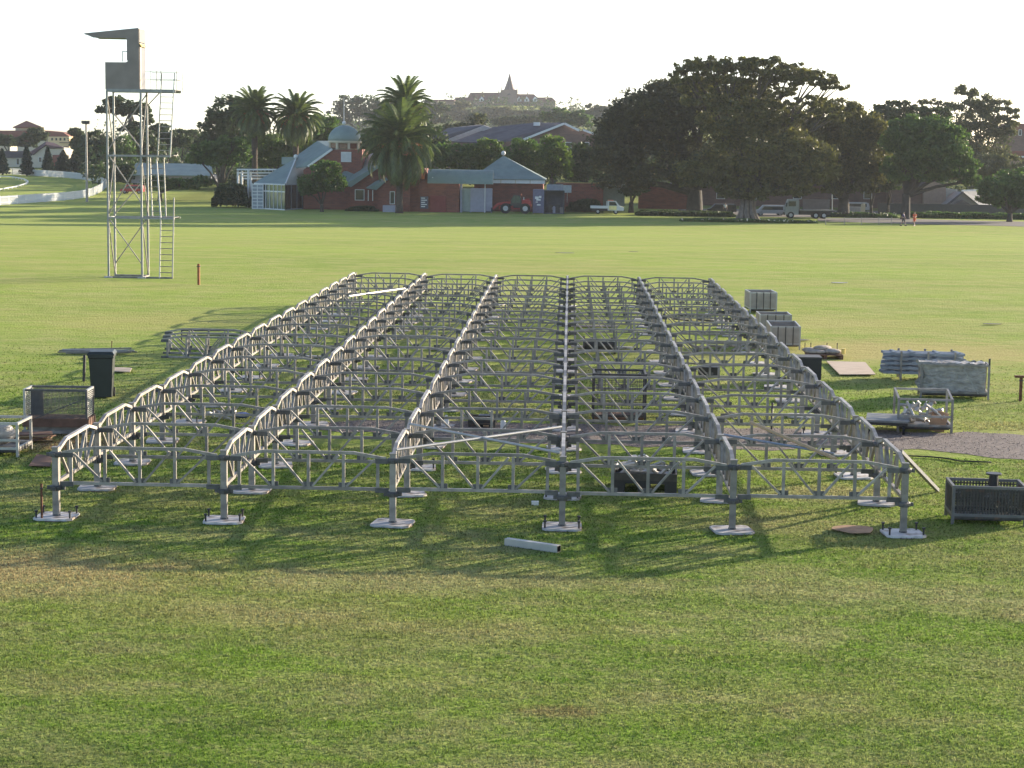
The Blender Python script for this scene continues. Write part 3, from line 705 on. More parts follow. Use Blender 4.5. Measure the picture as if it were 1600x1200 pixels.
t = stillage(0, 0, 1.1, .9, .62, R(0), 'pale open crate cut off by the left edge with clear plastic inside', mesh=False, m=ALU, low=True, loc=G(29, 715) - Vector((1.1, 0, 0)))
k = MB(); k.sphere((0, 0, 0), .3, 14, (1.1, .8, .7)); o = tag(k.build('plastic_bag', WRAP, smooth=True), 'crumpled clear plastic bag inside the crate at the left edge', 'bag'); o.location = t.location + Vector((.6, .45, .35))
for i in range(6):
    a = G(47, 692); k = MB(); k.box(-.3, .3, -.2, .2, 0, .018, Matrix.Rotation(R(random.uniform(-25, 25)), 4, 'Z')); o = tag(k.build('brown_board', BROWNB if i % 2 else WOOD), ['lowest', 'second lowest', 'third lowest', 'third highest', 'second highest', 'topmost'][i] + ' brown board in the loose pile beside the left edge crate', 'board', 'pile of brown boards'); o.location = (a.x + random.uniform(-.08, .08), a.y + .2 + random.uniform(-.05, .05), .03 + i * .021)
sheet('worn brown mat lying on bare soil left of the frame', [(45, 731), (78, 732), (84, 716), (58, 713)], BROWNB, .01, .03, 'mat', 'rubber_mat')
# bundle of poles
for i in range(11):
    y = random.uniform(-.2, .25); a = G(92 + random.uniform(-2, 14), 553) + Vector((0, y, 0)); b = G(213 - random.uniform(0, 22), 554) + Vector((0, y + random.uniform(-.12, .12), 0)); z = .035 + .03 * (i % 3)
    a.z = z + random.uniform(0, .01); b.z = z + random.uniform(0, .06); pole('scaffold_pole', 'grey scaffold pole in the loose bundle beyond the dark bin', 'pole', a, b, .018, ALU if i % 2 else STEEL, 'loose bundle of poles beyond the bin')
g = G(174, 549); pole('thin_stick', 'thin dark stick standing in the bundle of poles', 'stick', g, g + Vector((.02, 0, .28)), .01, RUST)
# spare lattice beams standing on the grass by the left edge of the frame
for i in range(3):
    g = G(250, 559 - i * 6.5); copy_thing(PR[0], (g.x - .03 + i * .05, g.y, -.512), R(-2 + i * 1.5), ['nearest', 'middle', 'furthest'][i] + ' spare lattice beam standing on the grass behind the first line of arches')
def trestle():
    a, b = G(284, 531), G(376, 531); t = thing('low_trestle', 'thin dark trestle frame standing behind the spare lattice beams', 'trestle', a)
    for q in (a, b): k = MB(); k.beam(q, q + Vector((0, 0, .26)), .035, .035); k.build('leg', DARKST, t, True)
    for z in (.26, .13): k = MB(); k.beam(a + Vector((-.02, 0, z)), b + Vector((.02, 0, z)), .025, .03); k.build('rail', DARKST, t, True)
trestle()
# clutter inside the frame
t = stillage(925, 661, 1.1, .9, 1.02, R(0), 'tall dark cage with a black top bar inside the fourth bay', mesh=True, m=DARKST, base=BROWNB, meshmat=STEELJ)
def pallet_stack():
    g = G(956, 771); t = thing('plastic_pallet', 'black plastic pallet crate of jacks inside the front of the fourth bay', 'pallet', g, R(-3))
    k = MB(); k.box(0, 1.05, 0, .95, .17, .22)
    for x in (0, .42, .85):
        for y in (0, .4, .75): k.box(x, x + .2, y, y + .2, .0, .17)
    k.build('deck', BLACK, t)
    k = MB(); k.box(0, 1.05, 0, .03, .22, .34); k.box(0, 1.05, .92, .95, .22, .34); k.box(0, .03, .03, .92, .22, .34); k.box(1.02, 1.05, .03, .92, .22, .34); k.build('rim', DARKST, t)
    fittings(t, 1.05, .9, .28, .46, 20, ALU, 11, 'grey screw jack piled in the black pallet crate', 'jack', .4, 'jacks in the black pallet crate', 'screw_jack')
pallet_stack()
t = stillage(731, 668, .55, .7, .12, 0, 'low dark crate lying on the gravel inside the third bay', mesh=False, m=DARKST, base=BLACK)
crate(1092, 590, .5, .45, .26, BLACK, 'small black box far back inside the last bay')
crate(748, 668, .28, .25, .24, BLACK, 'small black box beside a white bottle inside the third bay')
def bottle(px, py, label, m=WHITE):
    g = G(px, py); k = MB(); k.lathe((0, 0, 0), [(.05, 0), (.055, .03), (.055, .17), (.03, .21), (.025, .25)], 10); o = tag(k.build('bottle', m, smooth=True), label, 'bottle'); o.location = g
bottle(786, 672, 'white bottle standing on the gravel inside the third bay'); bottle(697, 668, 'white bottle standing beside a post inside the third bay')
# heaps of bright couplings on the ground inside
def heap(px, py, n, w, d, m, label, cat, nm, seed, L_=.3, r=.025):
    rr = random.Random(seed); g = G(px, py)
    for i in range(n):
        c = g + Vector((rr.uniform(-w, w), rr.uniform(-d, d), .04 + rr.uniform(0, .12))); dv = Vector((rr.uniform(-1, 1), rr.uniform(-1, 1), rr.uniform(-.15, .15))).normalized() * L_ / 2
        k = MB(); k.tube([c - dv, c + dv], r, 7); k.beam(c + dv, c + dv * 1.12, .09, .07); tag(k.build(nm, m), label, cat, label)
heap(345, 655, 9, .25, .3, ALU, 'bright coupling in the small heap inside the first bay', 'coupling', 'coupling', 3)
g = G(358, 653); k = MB(); k.sphere((0, 0, .05), .17, 12, (1, .7, .35)); o = tag(k.build('blue_tarp', BLUE, smooth=True), 'crumpled blue tarp on the gravel inside the first bay', 'tarp'); o.location = g + Vector((.25, .1, 0))
heap(1155, 655, 6, .3, .2, STEEL, 'steel coupling lying on the gravel inside the last bay', 'coupling', 'coupling', 8)
heap(1120, 545, 14, .8, .9, STEEL, 'steel coupling strewn over the grass far back in the last bay', 'coupling', 'coupling', 4, .5, .03)
heap(1080, 500, 14, 1., 1.6, STEELJ, 'dull steel part strewn near the far end of the last bay', 'part', 'steel_part', 6, .6, .035)
for i, (px, py, L_, a, lab) in enumerate([(930, 512, 1.4, 8, 'pinkish timber board lying far back in the fourth bay'), (940, 545, 1.7, -4, 'pale timber board lying on grass halfway back in the fourth bay'), (700, 548, 1., 5, 'pale board lying on grass halfway back in the second bay'), (480, 560, 1.1, 2, 'pale board lying on grass in the first bay behind the stakes')]):
    g = G(px, py); k = MB(); k.box(-L_ / 2, L_ / 2, -.12, .12, 0, .04, Matrix.Rotation(R(a), 4, 'Z')); o = tag(k.build('timber_board', PLATE if i % 2 else mat('pinkish_timber', (.42, .33, .29), .8)), lab, 'board'); o.location = g + Vector((0, 0, .03))
g = G(930, 553); k = MB(); k.lathe((0, 0, 0), [(.28, 0), (.3, .25), (.27, .42)], 16); 
t = thing('cable_drum', 'dark cable drum lying on the grass halfway back in the fourth bay', 'drum', g)
k = MB(); k.tube([(-.3, 0, .24), (.5, 0, .24)], .18, 16); k.build('core', DARKST, t)
for x in (-.34, .5): k = MB(); k.tube([(x, 0, .24), (x + .05, 0, .24)], .25, 20); k.build('flange', STEELJ, t)
def cable():
    pts = [G(px, py) + Vector((0, 0, .03)) for px, py in [(1396, 711), (1420, 715), (1450, 716), (1480, 719), (1500, 723), (1530, 724), (1549, 725)]]
    k = MB(); k.tube(pts, .014, 6); tag(k.build('cable', BLACK, smooth=True), 'black cable lying along the edge of the gravel at right', 'cable')
cable()
for i, (px, py, s) in enumerate([(1311, 443, .35), (883, 401, .5), (1550, 508, .3), (990, 400, .25), (1245, 533, .4)]):
    ragged('ground_scrap', ['grey scrap of plastic on the far lawn right of the frame', 'flat dark scrap on the lawn beyond the middle of the frame', 'flat dark scrap on the worn lawn at far right', 'tiny dark scrap on the lawn beyond the frame', 'dark strip lying on the lawn right of the near pale cage'][i], 'scrap', px, py, s, s * .5, ALU if i == 0 else DARKST, .01, i)

# ------------------------------------------------------------------ lookout tower
def lookout():
    Y0 = 50.6; g = G(168.5, 434); s = 1 / ppm(Y0)
    t = thing('lookout_tower', 'tall steel lookout tower with grey cabin and ladders on the left lawn', 'tower', g)
    X = lambda px: A(px, 400, Y0).x
    Z = lambda py, px=168: A(px, py, Y0).z - zt(0, Y0)
    x0, x1 = X(168.5) + .03, X(222); d = 1.15; ya, yb = Y0, Y0 + d
    gp = mat('tower_steel', (.30, .30, .295), .55, .3, .15, 4)
    zs = [0, Z(340), Z(243), Z(141)]
    for x in (x0, x1):
        for y in (ya, yb): k = MB(); k.beam((x, y, 0), (x, y, zs[3]), .075, .075); k.build('leg', gp, t, True)
    xl = [X(275), X(273), X(268), X(277)]
    for i, z in enumerate(zs[1:]):
        k = MB(); th = .07 if i < 2 else .12
        k.beam((x0, ya, z), (xl[i + 1] if i < 2 else X(276), ya, z), .06, th); k.beam((x0, yb, z), (xl[i + 1] if i < 2 else X(276), yb, z), .06, th)
        for x in (x0, x1): k.beam((x, ya + .04, z), (x, yb - .04, z), .055, th * .9)
        k.build('platform_frame', gp, t, True)
        k = MB(); k.box((x1 + .05) if i < 2 else x0, X(272) if i < 2 else X(275), ya + .06, yb - .06, z + th * .3, z + th * .3 + .03); k.build('platform_deck', STEELJ, t, True)
    k = MB(); k.beam((x0, ya, .03), (X(270), ya, .03), .08, .06); k.beam((x0, yb, .03), (x1, yb, .03), .08, .06); k.beam((x1, ya, .03), (x1, yb, .03), .07, .055); k.build('ground_frame', STEEL, t, True)
    for z in (0,):
        for x in (x0, x1): k = MB(); k.box(x - .16, x + .16, ya - .16, ya + .16, 0, .05); k.build('foot_pad', PLATE, t, True)
    def br(a, b, y=None): k = MB(); k.beam(a, b, .04, .04); k.build('brace', STEEL, t, True)
    for zl, zh in ((.05, zs[1]),): br((x0, ya + .03, zh), (x1, ya + .03, zl + .5)); br((x0, yb, zl + .45), (x1, yb, zh)); br((x0, ya, zh), (x0, yb, zl)); br((x1, ya, zh), (x1, yb, zl))
    br((x0 + .05, ya + .03, zs[2]), (x1, ya + .03, zs[1] + .6)); br((x0, yb, zs[1] + .1), (x1, yb, zs[2] - .8)); br((x1, ya, zs[2]), (x1, yb, zs[1] + .1)); br((x0, ya, zs[1] + .2), (x0, yb, zs[2]))
    br((x0, ya + .03, zs[2] + .2), (x1, yb, zs[3] - .1)); br((x1, yb, zs[3] - .6), (X(242), yb, zs[3] - .05))
    br((x1, ya + .03, zs[2] - .1), (x0, ya + .03, zs[1] + .1)); br((x1, ya, zs[2] + .1), (x1, yb, zs[3] - .1)); br((x0, yb, zs[2] + .1), (x0, ya, zs[3] - .1)); br((x1, ya + .03, zs[2] + .3), (x0, yb, zs[3] - .9))
    # ladders: two stiles and rungs each
    def ladder(pb, pt, w, y, extra=.0, ex2=0.):
        (xb, zb), (xt, zt_) = pb, pt; L_ = thing; k1 = MB(); dx = (xt - xb)
        l = MB(); l.beam((xb, y, zb), (xt + dx * extra, y + .0, zt_ + (zt_ - zb) * extra), .045, .06); a = l.build('ladder_stile', ALU, t, True)
        l = MB(); l.beam((xb + w, y, zb), (xt + w + dx * ex2, y, zt_ + (zt_ - zb) * ex2), .045, .06); b = l.build('ladder_stile', ALU, t, True)
        l = MB(); n = int((zt_ - zb) / .235)
        for i in range(1, n):
            u = i / n; l.beam((xb + dx * u + .02, y, zb + (zt_ - zb) * u), (xb + dx * u + w - .02, y, zb + (zt_ - zb) * u), .03, .03)
        l.build('ladder_rungs', STEEL, t, True)
    ladder((X(249.5), .0), (X(252), zs[1]), X(269) - X(249), ya - .05, .0, .35)
    ladder((X(230), zs[1]), (X(227), zs[2]), X(251) - X(229.5), yb - .1, 0, .0)
    ladder((X(248), zs[2]), (X(254), zs[3]), X(266) - X(246.5), ya - .05, .28, .28)
    l = MB(); l.beam((X(252), ya - .05, zs[1]), (X(243), ya + .3, zs[2]), .05, .06); l.build('hand_rail', ALU, t, True)
    # top railing
    for px in (238, 247, 253.5, 278):
        l = MB(); l.beam((X(px), ya, zs[3]), (X(px), ya, Z(109.5)), .022, .022); l.build('railing_post', STEEL, t, True)
        if px in (238, 278): l = MB(); l.beam((X(px), yb, zs[3]), (X(px), yb, Z(109.5)), .022, .022); l.build('railing_post', STEEL, t, True)
    l = MB()
    for py in (111, 123):
        l.beam((X(230), ya, Z(py)), (X(278), ya, Z(py)), .02, .02); l.beam((X(230), yb, Z(py)), (X(278), yb, Z(py)), .02, .02); l.beam((X(278), ya, Z(py)), (X(278), yb, Z(py)), .02, .02)
    l.build('railing', STEEL, t, True)
    # cabin: side cheeks with the cut-out, roof, back
    out = [(167.5, 97), (167.5, 140), (220.5, 140), (219.5, 42.8), (134.5, 52.5), (149.5, 59), (200, 59.3), (201.5, 61), (202.5, 95), (200, 96.8)]
    cp = GREYP
    for y in (ya, yb - .04):
        l = MB(); l.prism([A(px, py, y) if False else Vector((X(px), y, Z(py))) for px, py in out], (0, .04, 0)); l.build('side_panel', cp, t, True)
    def slab(p, q, th=.03, nm='front_panel'):
        a, b = Vector((X(p[0]), ya + .041, Z(p[1]))), Vector((X(q[0]), ya + .041, Z(q[1])))
        n = Vector((-(b - a).z, 0, (b - a).x)).normalized() * th; l = MB(); l.prism([a, b, b + n, a + n], (0, d - .083, 0)); return l.build(nm, cp, t, True)
    slab((167.6, 139), (167.6, 98), -.03); slab((168.5, 139.6), (219, 139.6), .03, 'cabin_floor')
    slab((219, 43.6), (136, 53), .03, 'roof'); slab((150.5, 58.6), (200, 59.0), .03, 'soffit'); slab((202, 62), (202, 94), -.03, 'rear_wall')
    l = MB(); yr = yb - .42; l.box(X(219.3), X(219.3) + .035, ya + .041, yb - .041, Z(65), Z(44.5)); l.build('louvre_panel', mat('grey_louvre', (.2, .19, .18)), t, True)
    l = MB(); l.box(X(219.3), X(219.3) + .04, ya + .36, yb - .041, Z(139), Z(66)); l.build('door', mat('doorway_dark', (.07, .075, .1), .5), t, True)  # dark panel stands in for the shade of the open doorway
    l = MB(); l.box(X(219.3), X(219.3) + .05, ya + .041, ya + .35, Z(139), Z(66)); l.build('door_jamb', cp, t, True)
    l = MB(); l.prism([Vector((X(220.5), ya, Z(67))), Vector((X(224), ya, Z(71))), Vector((X(224), ya + .03, Z(72))), Vector((X(220.5), ya + .03, Z(68)))], (0, d - .1, 0)); l.build('door_hood', YELLOW, t, True)
    l = MB(); l.beam((X(194), ya + .1, Z(96)), (X(194), ya + .1, Z(80)), .03, .03); l.beam((X(193), ya + .1, Z(80)), (X(202), ya + .1, Z(80)), .04, .03); l.build('window_frame', gp, t, True)
lookout()

# ------------------------------------------------------------------ buildings
def pan(parent, name, m, pts, Y, th=.15, back=False):
    k = MB(); k.prism([A(px, py, Y) for px, py in pts], (0, th, 0)); return k.build(name, m, parent, True)
def poly(parent, name, m, pts, th=.12):
    v = [A(*p) for p in pts]; n = (v[1] - v[0]).cross(v[2] - v[0]).normalized()
    if n.y > 0: n = -n
    k = MB(); k.prism(v, -n * th); return k.build(name, m, parent, True)
def win(parent, x0, x1, y0, y1, Y, m=GLASS, fm=WHITE, bars=0, fr=.09):
    a, b = A(x0, y1, Y), A(x1, y0, Y); k = MB()
    k.box(a.x - fr, b.x + fr, Y - .08, Y - .0, b.z, b.z + fr); k.box(a.x - fr, b.x + fr, Y - .08, Y - .0, a.z - fr, a.z); k.box(a.x - fr, a.x, Y - .08, Y, a.z, b.z); k.box(b.x, b.x + fr, Y - .08, Y, a.z, b.z)
    for i in range(1, bars + 1): x = a.x + (b.x - a.x) * i / (bars + 1); k.box(x - .04, x + .04, Y - .075, Y - .035, a.z, b.z)
    f = k.build('window', fm, parent, True)
    k = MB(); k.box(a.x, b.x, Y - .03, Y - .004, a.z, b.z); k.build('pane', m, f, True); return f
def ball(parent, px, py, Y, r, m=WHITE, nm='finial'):
    k = MB(); k.sphere(A(px, py, Y), r, 14); return k.build(nm, m, parent, True, smooth=True)
def house(name, label, cat, px, Y): return thing(name, label, cat, onG(px, Y))

# domed clubhouse
t = house('clubhouse', 'red brick clubhouse with green roofs and a domed lantern behind the lawn', 'building', 520, 244)
YB = 244
pan(t, 'wall', BRICK, [(474, 330), (474, 266), (483, 258), (519, 233.5), (566, 233.5), (566, 262), (547, 290), (547, 330)], YB, 8)
poly(t, 'roof', ROOFG, [(481.5, 259.5, YB - .3), (518, 233, YB - .3), (514, 220, YB + 9), (496, 220, YB + 9), (462, 244, YB + 5), (462, 262, YB)], .15)
k = MB(); k.beam(A(481, 260, YB - .35), A(519, 233, YB - .35), .12, .3); k.build('gable_trim', WHITE, t, True)
pan(t, 'roof_box', ROOFG, [(440, 257), (440, 245.5), (464, 245.5), (464, 257)], YB + 3, 3)
pan(t, 'side_wall', BRICK, [(547, 330), (547, 291), (585, 262), (606, 250), (612, 275), (612, 330)], YB - 2.5, 10)
poly(t, 'lower_roof', ROOFG, [(534, 270, YB - 1), (534, 290.5, YB - 2.8), (548, 290.5, YB - 2.8), (606, 249, YB - 2.8), (600, 234, YB + 7), (568, 244, YB + 7)], .15)
k = MB(); k.beam(A(547, 291.5, YB - 2.9), A(606, 250, YB - 2.9), .12, .3); k.build('gable_trim', ROOFG, t, True)
win(t, 555.5, 568.5, 297, 312, YB - 2.55, bars=0)
c = onG(538, YB + 2.5); s = 1 / ppm(YB + 2.5); zt0 = A(538, 220, YB + 2.5).z; zb0 = A(538, 233.5, YB + 2.5).z; rr = 26 * s
k = MB(); k.lathe((c.x, c.y, zt0), [(rr * math.cos(a), rr * .93 * math.sin(a)) for a in [i * R(90) / 9 for i in range(9)]] + [(.05, rr * .93)], 24); d_ = k.build('dome', ROOFG, t, True, smooth=True)
k = MB(); k.lathe((c.x, c.y, zt0 - .25), [(rr * 1.02, 0), (rr * 1.02, .25)], 24); k.lathe((c.x, c.y, zb0 - .25), [(rr * .98, 0), (rr * .98, .25)], 8); k.lathe((c.x, c.y, zb0), [(rr * .7, 0), (rr * .7, zt0 - zb0 - .25)], 8)
for i in range(8):
    a = R(22.5 + 45 * i); k.box(-.14, .14, -.14, .14, zb0, zt0 - .25, Matrix.Translation((c.x + rr * .9 * math.cos(a), c.y + rr * .9 * math.sin(a), 0)) @ Matrix.Rotation(a, 4, 'Z'))
l_ = k.build('lantern', CREAM, t, True)
k = MB()
for i in range(8):
    a, b = R(22.5 + 45 * i + 6), R(22.5 + 45 * i + 39); q = rr * .88
    k.prism([(c.x + q * math.cos(a), c.y + q * math.sin(a), zb0 + .15), (c.x + q * math.cos(b), c.y + q * math.sin(b), zb0 + .15), (c.x + q * math.cos(b), c.y + q * math.sin(b), zt0 - .35), (c.x + q * math.cos(a), c.y + q * math.sin(a), zt0 - .35)], (0, .02, 0))
k.build('lantern_glass', mat('red_brown_glass', (.13, .05, .04), .15), l_, True)
ball(t, 537.5, 192, YB + 2.5, .28)
k = MB(); k.tube([A(537.5, 191, YB + 2.5), A(537.5, 153, YB + 2.5)], [.06, .03], 8); k.build('flag_pole', WHITE, t, True)
a, b = A(533, 253, YB), A(549, 237.5, YB); k = MB(); k.box(a.x, b.x, YB - .2, YB - .01, a.z, b.z); f = k.build('white_louvre', WHITE, t, True)
k = MB(); [k.box(a.x + .06, b.x - .06, YB - .23, YB - .205, a.z + .14 * i, a.z + .14 * i + .05) for i in range(1, 9)]; k.build('slats', mat('grey_slats', (.45, .46, .5)), f, True)
poly(t, 'porch_roof', ROOFG, [(571, 294, YB - 4), (588, 297, YB - 4), (606, 281, YB - 4), (601, 273, YB - 1)], .12)
for px in (577, 584): k = MB(); k.box(*[v for v in (A(px, 0, YB - 3.9).x - .05, A(px, 0, YB - 3.9).x + .05)], YB - 3.95, YB - 3.85, A(px, 314, YB - 3.9).z, A(px, 297, YB - 3.9).z); k.build('porch_post', WHITE, t, True)
win(t, 610, 616, 300, 318, YB - 4.5); pan(t, 'end_wall', BRICK, [(590, 331), (590, 298), (612, 280), (640, 268), (640, 331)], YB - 4.4, 6)
pan(t, 'low_box', LILAC, [(598, 332), (598, 321), (617, 321), (617, 332)], YB - 7, 1.2)

# conservatory with a corner towards the field
t = house('conservatory', 'glazed white conservatory with a green pyramid roof on the left of the clubhouse', 'building', 446, 238)
nY, lY, rY = 238., 243., 245.
P_ = lambda px, py, Y: A(px, py, Y)
N0, L0, R0 = (446, nY), (397, lY), (507, 253.)
bk = (462, 258.)
apx = (462, 247, 247.)
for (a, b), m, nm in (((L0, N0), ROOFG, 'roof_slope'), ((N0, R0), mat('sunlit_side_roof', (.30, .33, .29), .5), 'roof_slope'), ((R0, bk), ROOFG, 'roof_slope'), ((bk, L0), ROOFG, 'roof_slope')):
    v = [A(a[0], 287.5, a[1]), A(b[0], 287.5, b[1]), A(*apx)]
    for q in v[:2]: q.z = A(446, 287.5, nY).z
    n = (v[1] - v[0]).cross(v[2] - v[0]).normalized(); n = n if n.z > 0 else -n
    k = MB(); k.prism(v, -n * .1); k.build(nm, m if m is not ROOFG else ROOFG, t, True)
ez = A(446, 287.5, nY).z; gz = zt(0, 240)
def glazed(a, b, n, m, mid, nm, horiz=(.35,)):
    va, vb = A(a[0], 300, a[1]), A(b[0], 300, b[1]); va.z = vb.z = gz; dv = (vb - va)
    k = MB(); k.prism([va, vb, vb + Vector((0, 0, ez - gz - .1)), va + Vector((0, 0, ez - gz - .1))], (0, .12, 0)); w_ = k.build(nm, m, t, True)
    k = MB()
    for i in range(n + 1): p = va + dv * (i / n) + Vector((0, -.06, 0)); k.beam(p, p + Vector((0, 0, ez - gz - .05)), .1 if i in (0, n) else .07, .1)
    for h in horiz + (1.,): k.beam(va + Vector((0, -.07, (ez - gz - .1) * h)), vb + Vector((0, -.07, (ez - gz - .1) * h)), .1, .16)
    k.build('mullions', mid, w_, True)
glazed(L0, N0, 8, mat('reflecting_glass', (.20, .24, .22), .08, .6, .3, 1.2), WHITE, 'glazed_wall', (.02, .72))
glazed(N0, R0, 7, GLASS, mat('grey_mullion', (.35, .37, .4)), 'glazed_wall', (.02,))
k = MB(); k.box(A(397, 0, lY).x, A(414, 0, lY).x, 241.2, 241.6, gz, gz + (ez - gz) * .95, None); w_ = k.build('white_screen', mat('white_screen', (.32, .35, .38)), t, True)
k = MB(); [k.box(A(397, 0, lY).x - .05, A(414, 0, lY).x + .05, 241.1, 241.19, gz + h_, gz + h_ + .12) for h_ in np.linspace(0, (ez - gz) * .93, 8)]; [k.box(A(x, 0, lY).x - .06, A(x, 0, lY).x + .06, 241.05, 241.09, gz, ez) for x in (397, 405, 414)]; k.build('screen_slats', WHITE, w_, True)
ball(t, 462, 244.5, 246, .3)
k = MB(); k.beam(A(446, 287, nY - .05), A(462, 248, 245.9), .14, .14); k.build('hip_cap', WHITE, t, True)
# pergola
t = house('pergola', 'white pergola of beams and posts left of the conservatory', 'pergola', 385, 246)
for px, Y, y1 in ((372, 250, 268), (388, 246, 266), (392, 248, 268), (378, 254, 268)):
    a = onG(px, Y); k = MB(); k.box(a.x - .14, a.x + .14, Y - .14, Y + .14, a.z, A(px, y1, Y).z); k.build('post', WHITE, t, True)
for i, (y, x0, x1) in enumerate(((265, 370, 432), (270, 371, 428), (274.5, 376, 420), (279, 380, 412))):
    k = MB(); k.beam(A(x0, y, 246 + i * 1.2), A(x1, y, 246 + i * 1.2), .12, .22); k.build('beam', WHITE, t, True)
k = MB(); [k.beam(A(x, 265.5, 245.5), A(x, 267.5, 252), .08, .15) for x in range(372, 430, 6)]; k.build('rafters', WHITE, t, True)

# brick store with parapet and the barrel awning
t = house('brick_store', 'low brick store with parapet and a red door right of the big palm', 'building', 690, 240)
pan(t, 'wall', BRICK, [(655, 333.5), (655, 283), (715, 283), (717, 287), (717, 333.5)], 240, 9)
pan(t, 'upper_wall', BRICK, [(640, 333), (640, 266), (655, 263.5), (664, 263.5), (674, 283), (674, 330)], 240.6, 6)
pan(t, 'parapet_cap', mat('pale_coping', (.4, .4, .37)), [(712, 283), (714, 280.5), (722, 280.5), (722, 284)], 239.8, 2)
pan(t, 'downpipe', LILAC, [(719, 333), (719, 284), (722, 284), (722, 333)], 240.4, .3)
d_ = pan(t, 'door', mat('dark_red_door', (.22, .035, .03), .6), [(672, 333), (672, 306), (697, 306), (697, 333)], 239.8, .19)
pan(t, 'notice_board', mat('dark_notice', (.12, .11, .14)), [(656.5, 326), (656.5, 307), (669, 307), (669, 326)], 239.85, .1)
k = MB()
for i in range(5): a = A(658, 309.5 + i * 3.3, 239.8); k.box(a.x, a.x + (.55 + .25 * (i % 2)), 239.78, 239.83, a.z - .07, a.z + .07)
k.build('notice_lines', WHITE, t, True)
a = A(661, 280, 240.3); k = MB(); k.lathe((a.x, 240.3, a.z), [(.18, 0), (.24, .1), (.24, .7), (.18, .8)], 12); k.build('wall_lamp', ORANGE, t, True, smooth=True)
k = MB(); k.sphere(A(676, 278, 239.6), .16, 10); k.box(A(673, 277, 239.6).x, A(676, 277, 239.6).x, 239.6, 240.2, A(673, 277, 239.6).z - .05, A(673, 277, 239.6).z + .05); k.build('security_camera', WHITE, t, True)
k = MB(); a = A(668, 286.5, 239.5); b = A(770, 286.5, 239.5); r_ = (A(700, 264.5, 240).z - A(700, 286.5, 240).z); n = 12
vs = [(x, 239.3 + r_ * 1.0 - r_ * math.cos(R(90) * i / n) * 1.0, a.z + r_ * math.sin(R(90) * i / n)) for x in (a.x, b.x) for i in range(n + 1)] + [(x, 239.3 + r_, a.z) for x in (a.x, b.x)]
k.add(vs, [(i, i + 1, n + 2 + i, n + 1 + i) for i in range(n)] + [tuple(range(n + 1)) + (2 * n + 2,), tuple(range(n + 1, 2 * n + 2)) + (2 * n + 3,)])
k.build('barrel_awning', ROOFG, t, True)
for px in (757.5,): a = onG(px, 240.5); k = MB(); k.box(a.x - .06, a.x + .06, 240.4, 240.52, a.z, A(px, 286, 240.5).z); k.build('awning_post', WHITE, t, True)
# pavilion
t = house('brick_pavilion', 'brick pavilion under a wide green pyramid roof with a white ball on top', 'building', 790, 246)
e0, e1 = A(735, 279, 246), A(853, 279, 246); W_ = e1.x - e0.x; ap = Vector(((e0.x + e1.x) / 2 - .9, 246 + W_ / 2, A(781, 243, 246 + W_ / 2).z)); cs = [e0, e1, e1 + Vector((0, W_, 0)), e0 + Vector((0, W_, 0))]
for i in range(4):
    cs[i].z = e0.z
for i in range(4):
    v = [cs[i], cs[(i + 1) % 4], ap]; n = (v[1] - v[0]).cross(v[2] - v[0]).normalized(); n = n if n.z > 0 else -n
    k = MB(); k.prism(v, -n * .12); k.build('roof_slope', ROOFG, t, True)
fz = A(790, 286.5, 246).z
k = MB(); k.box(e0.x + .1, e1.x - .1, 246.15, 246.4, fz, e0.z - .1); f_ = k.build('fascia', WHITE, t, True)
k = MB(); [k.box(x, x + .1, 246.05, 246.14, fz, e0.z - .1) for x in np.linspace(e0.x + .1, e1.x - .2, 6)]; k.build('fascia_joints', CREAM, f_, True)
k = MB(); k.box(e0.x + .5, e1.x - .4, 246.8, 246 + W_ - .5, zt(0, 246) - .2, fz + .3); k.build('wall', BRICK, t, True)
k = MB(); k.sphere(ap + Vector((0, 0, .35)), .33, 14); k.build('finial', WHITE, t, True, smooth=True)
# containers
def container(px0, px1, y0, y1, Y, label, m, open_=None, group=None, depth=2.4):
    t = thing('shipping_container', label, 'container', onG((px0 + px1) / 2, Y)); a, b = onG(px0, Y), onG(px1, Y); h = A(px0, y0, Y).z
    w_ = b.x - a.x; k = MB(); z0 = a.z
    if not open_:
        k.box(a.x, b.x, Y, Y + depth, z0 + .1, h); k.build('body', m, t, True)
        k = MB(); [k.box(a.x + .05 + i * .22, a.x + .15 + i * .22, Y - .03, Y - .002, z0 + .2, h - .15) for i in range(int(w_ / .22))]; k.build('ribs', m, t, True)
    else:
        k.box(a.x, a.x + .1, Y, Y + depth, z0 + .1, h - .08); k.box(b.x - .1, b.x, Y, Y + depth, z0 + .1, h - .08); k.box(a.x, b.x, Y + depth, Y + depth + .1, z0 + .1, h - .08); k.box(a.x, b.x, Y, Y + depth + .1, z0, z0 + .1); k.box(a.x, b.x, Y, Y + depth + .1, h - .08, h)
        k.build('body', m, t, True)
    k = MB(); [k.box(x - .06, x + .06, Y - .05, Y + .02, z0, h + .02) for x in (a.x, b.x)]; k.box(a.x + .06, b.x - .06, Y - .05, Y - .03, h - .08, h + .02); k.build('corner_frame', DARKST if open_ else m, t, True)
    return t
container(721, 735, 295, 332, 241, 'narrow pale green container end beside the brick store', GREENW)
container(735.5, 768, 294.5, 332, 240.7, 'pale lilac grey container left of the red loader', LILAC)
t = container(833, 849, 296, 332.5, 240, 'narrow violet grey container door right of the red loader', mat('violet_grey', (.17, .16, .24), .6))
k = MB()
for i, (x, y, w_, h_) in enumerate([(836, 307, .5, .35), (842, 306, .35, .3), (838, 311, .6, .22), (839, 319, .5, .18), (837, 315, .3, .12)]):
    a = A(x, y, 239.9); k.box(a.x, a.x + w_, 239.9, 239.96, a.z - h_, a.z)
k.build('white_marks', WHITE, t, True)
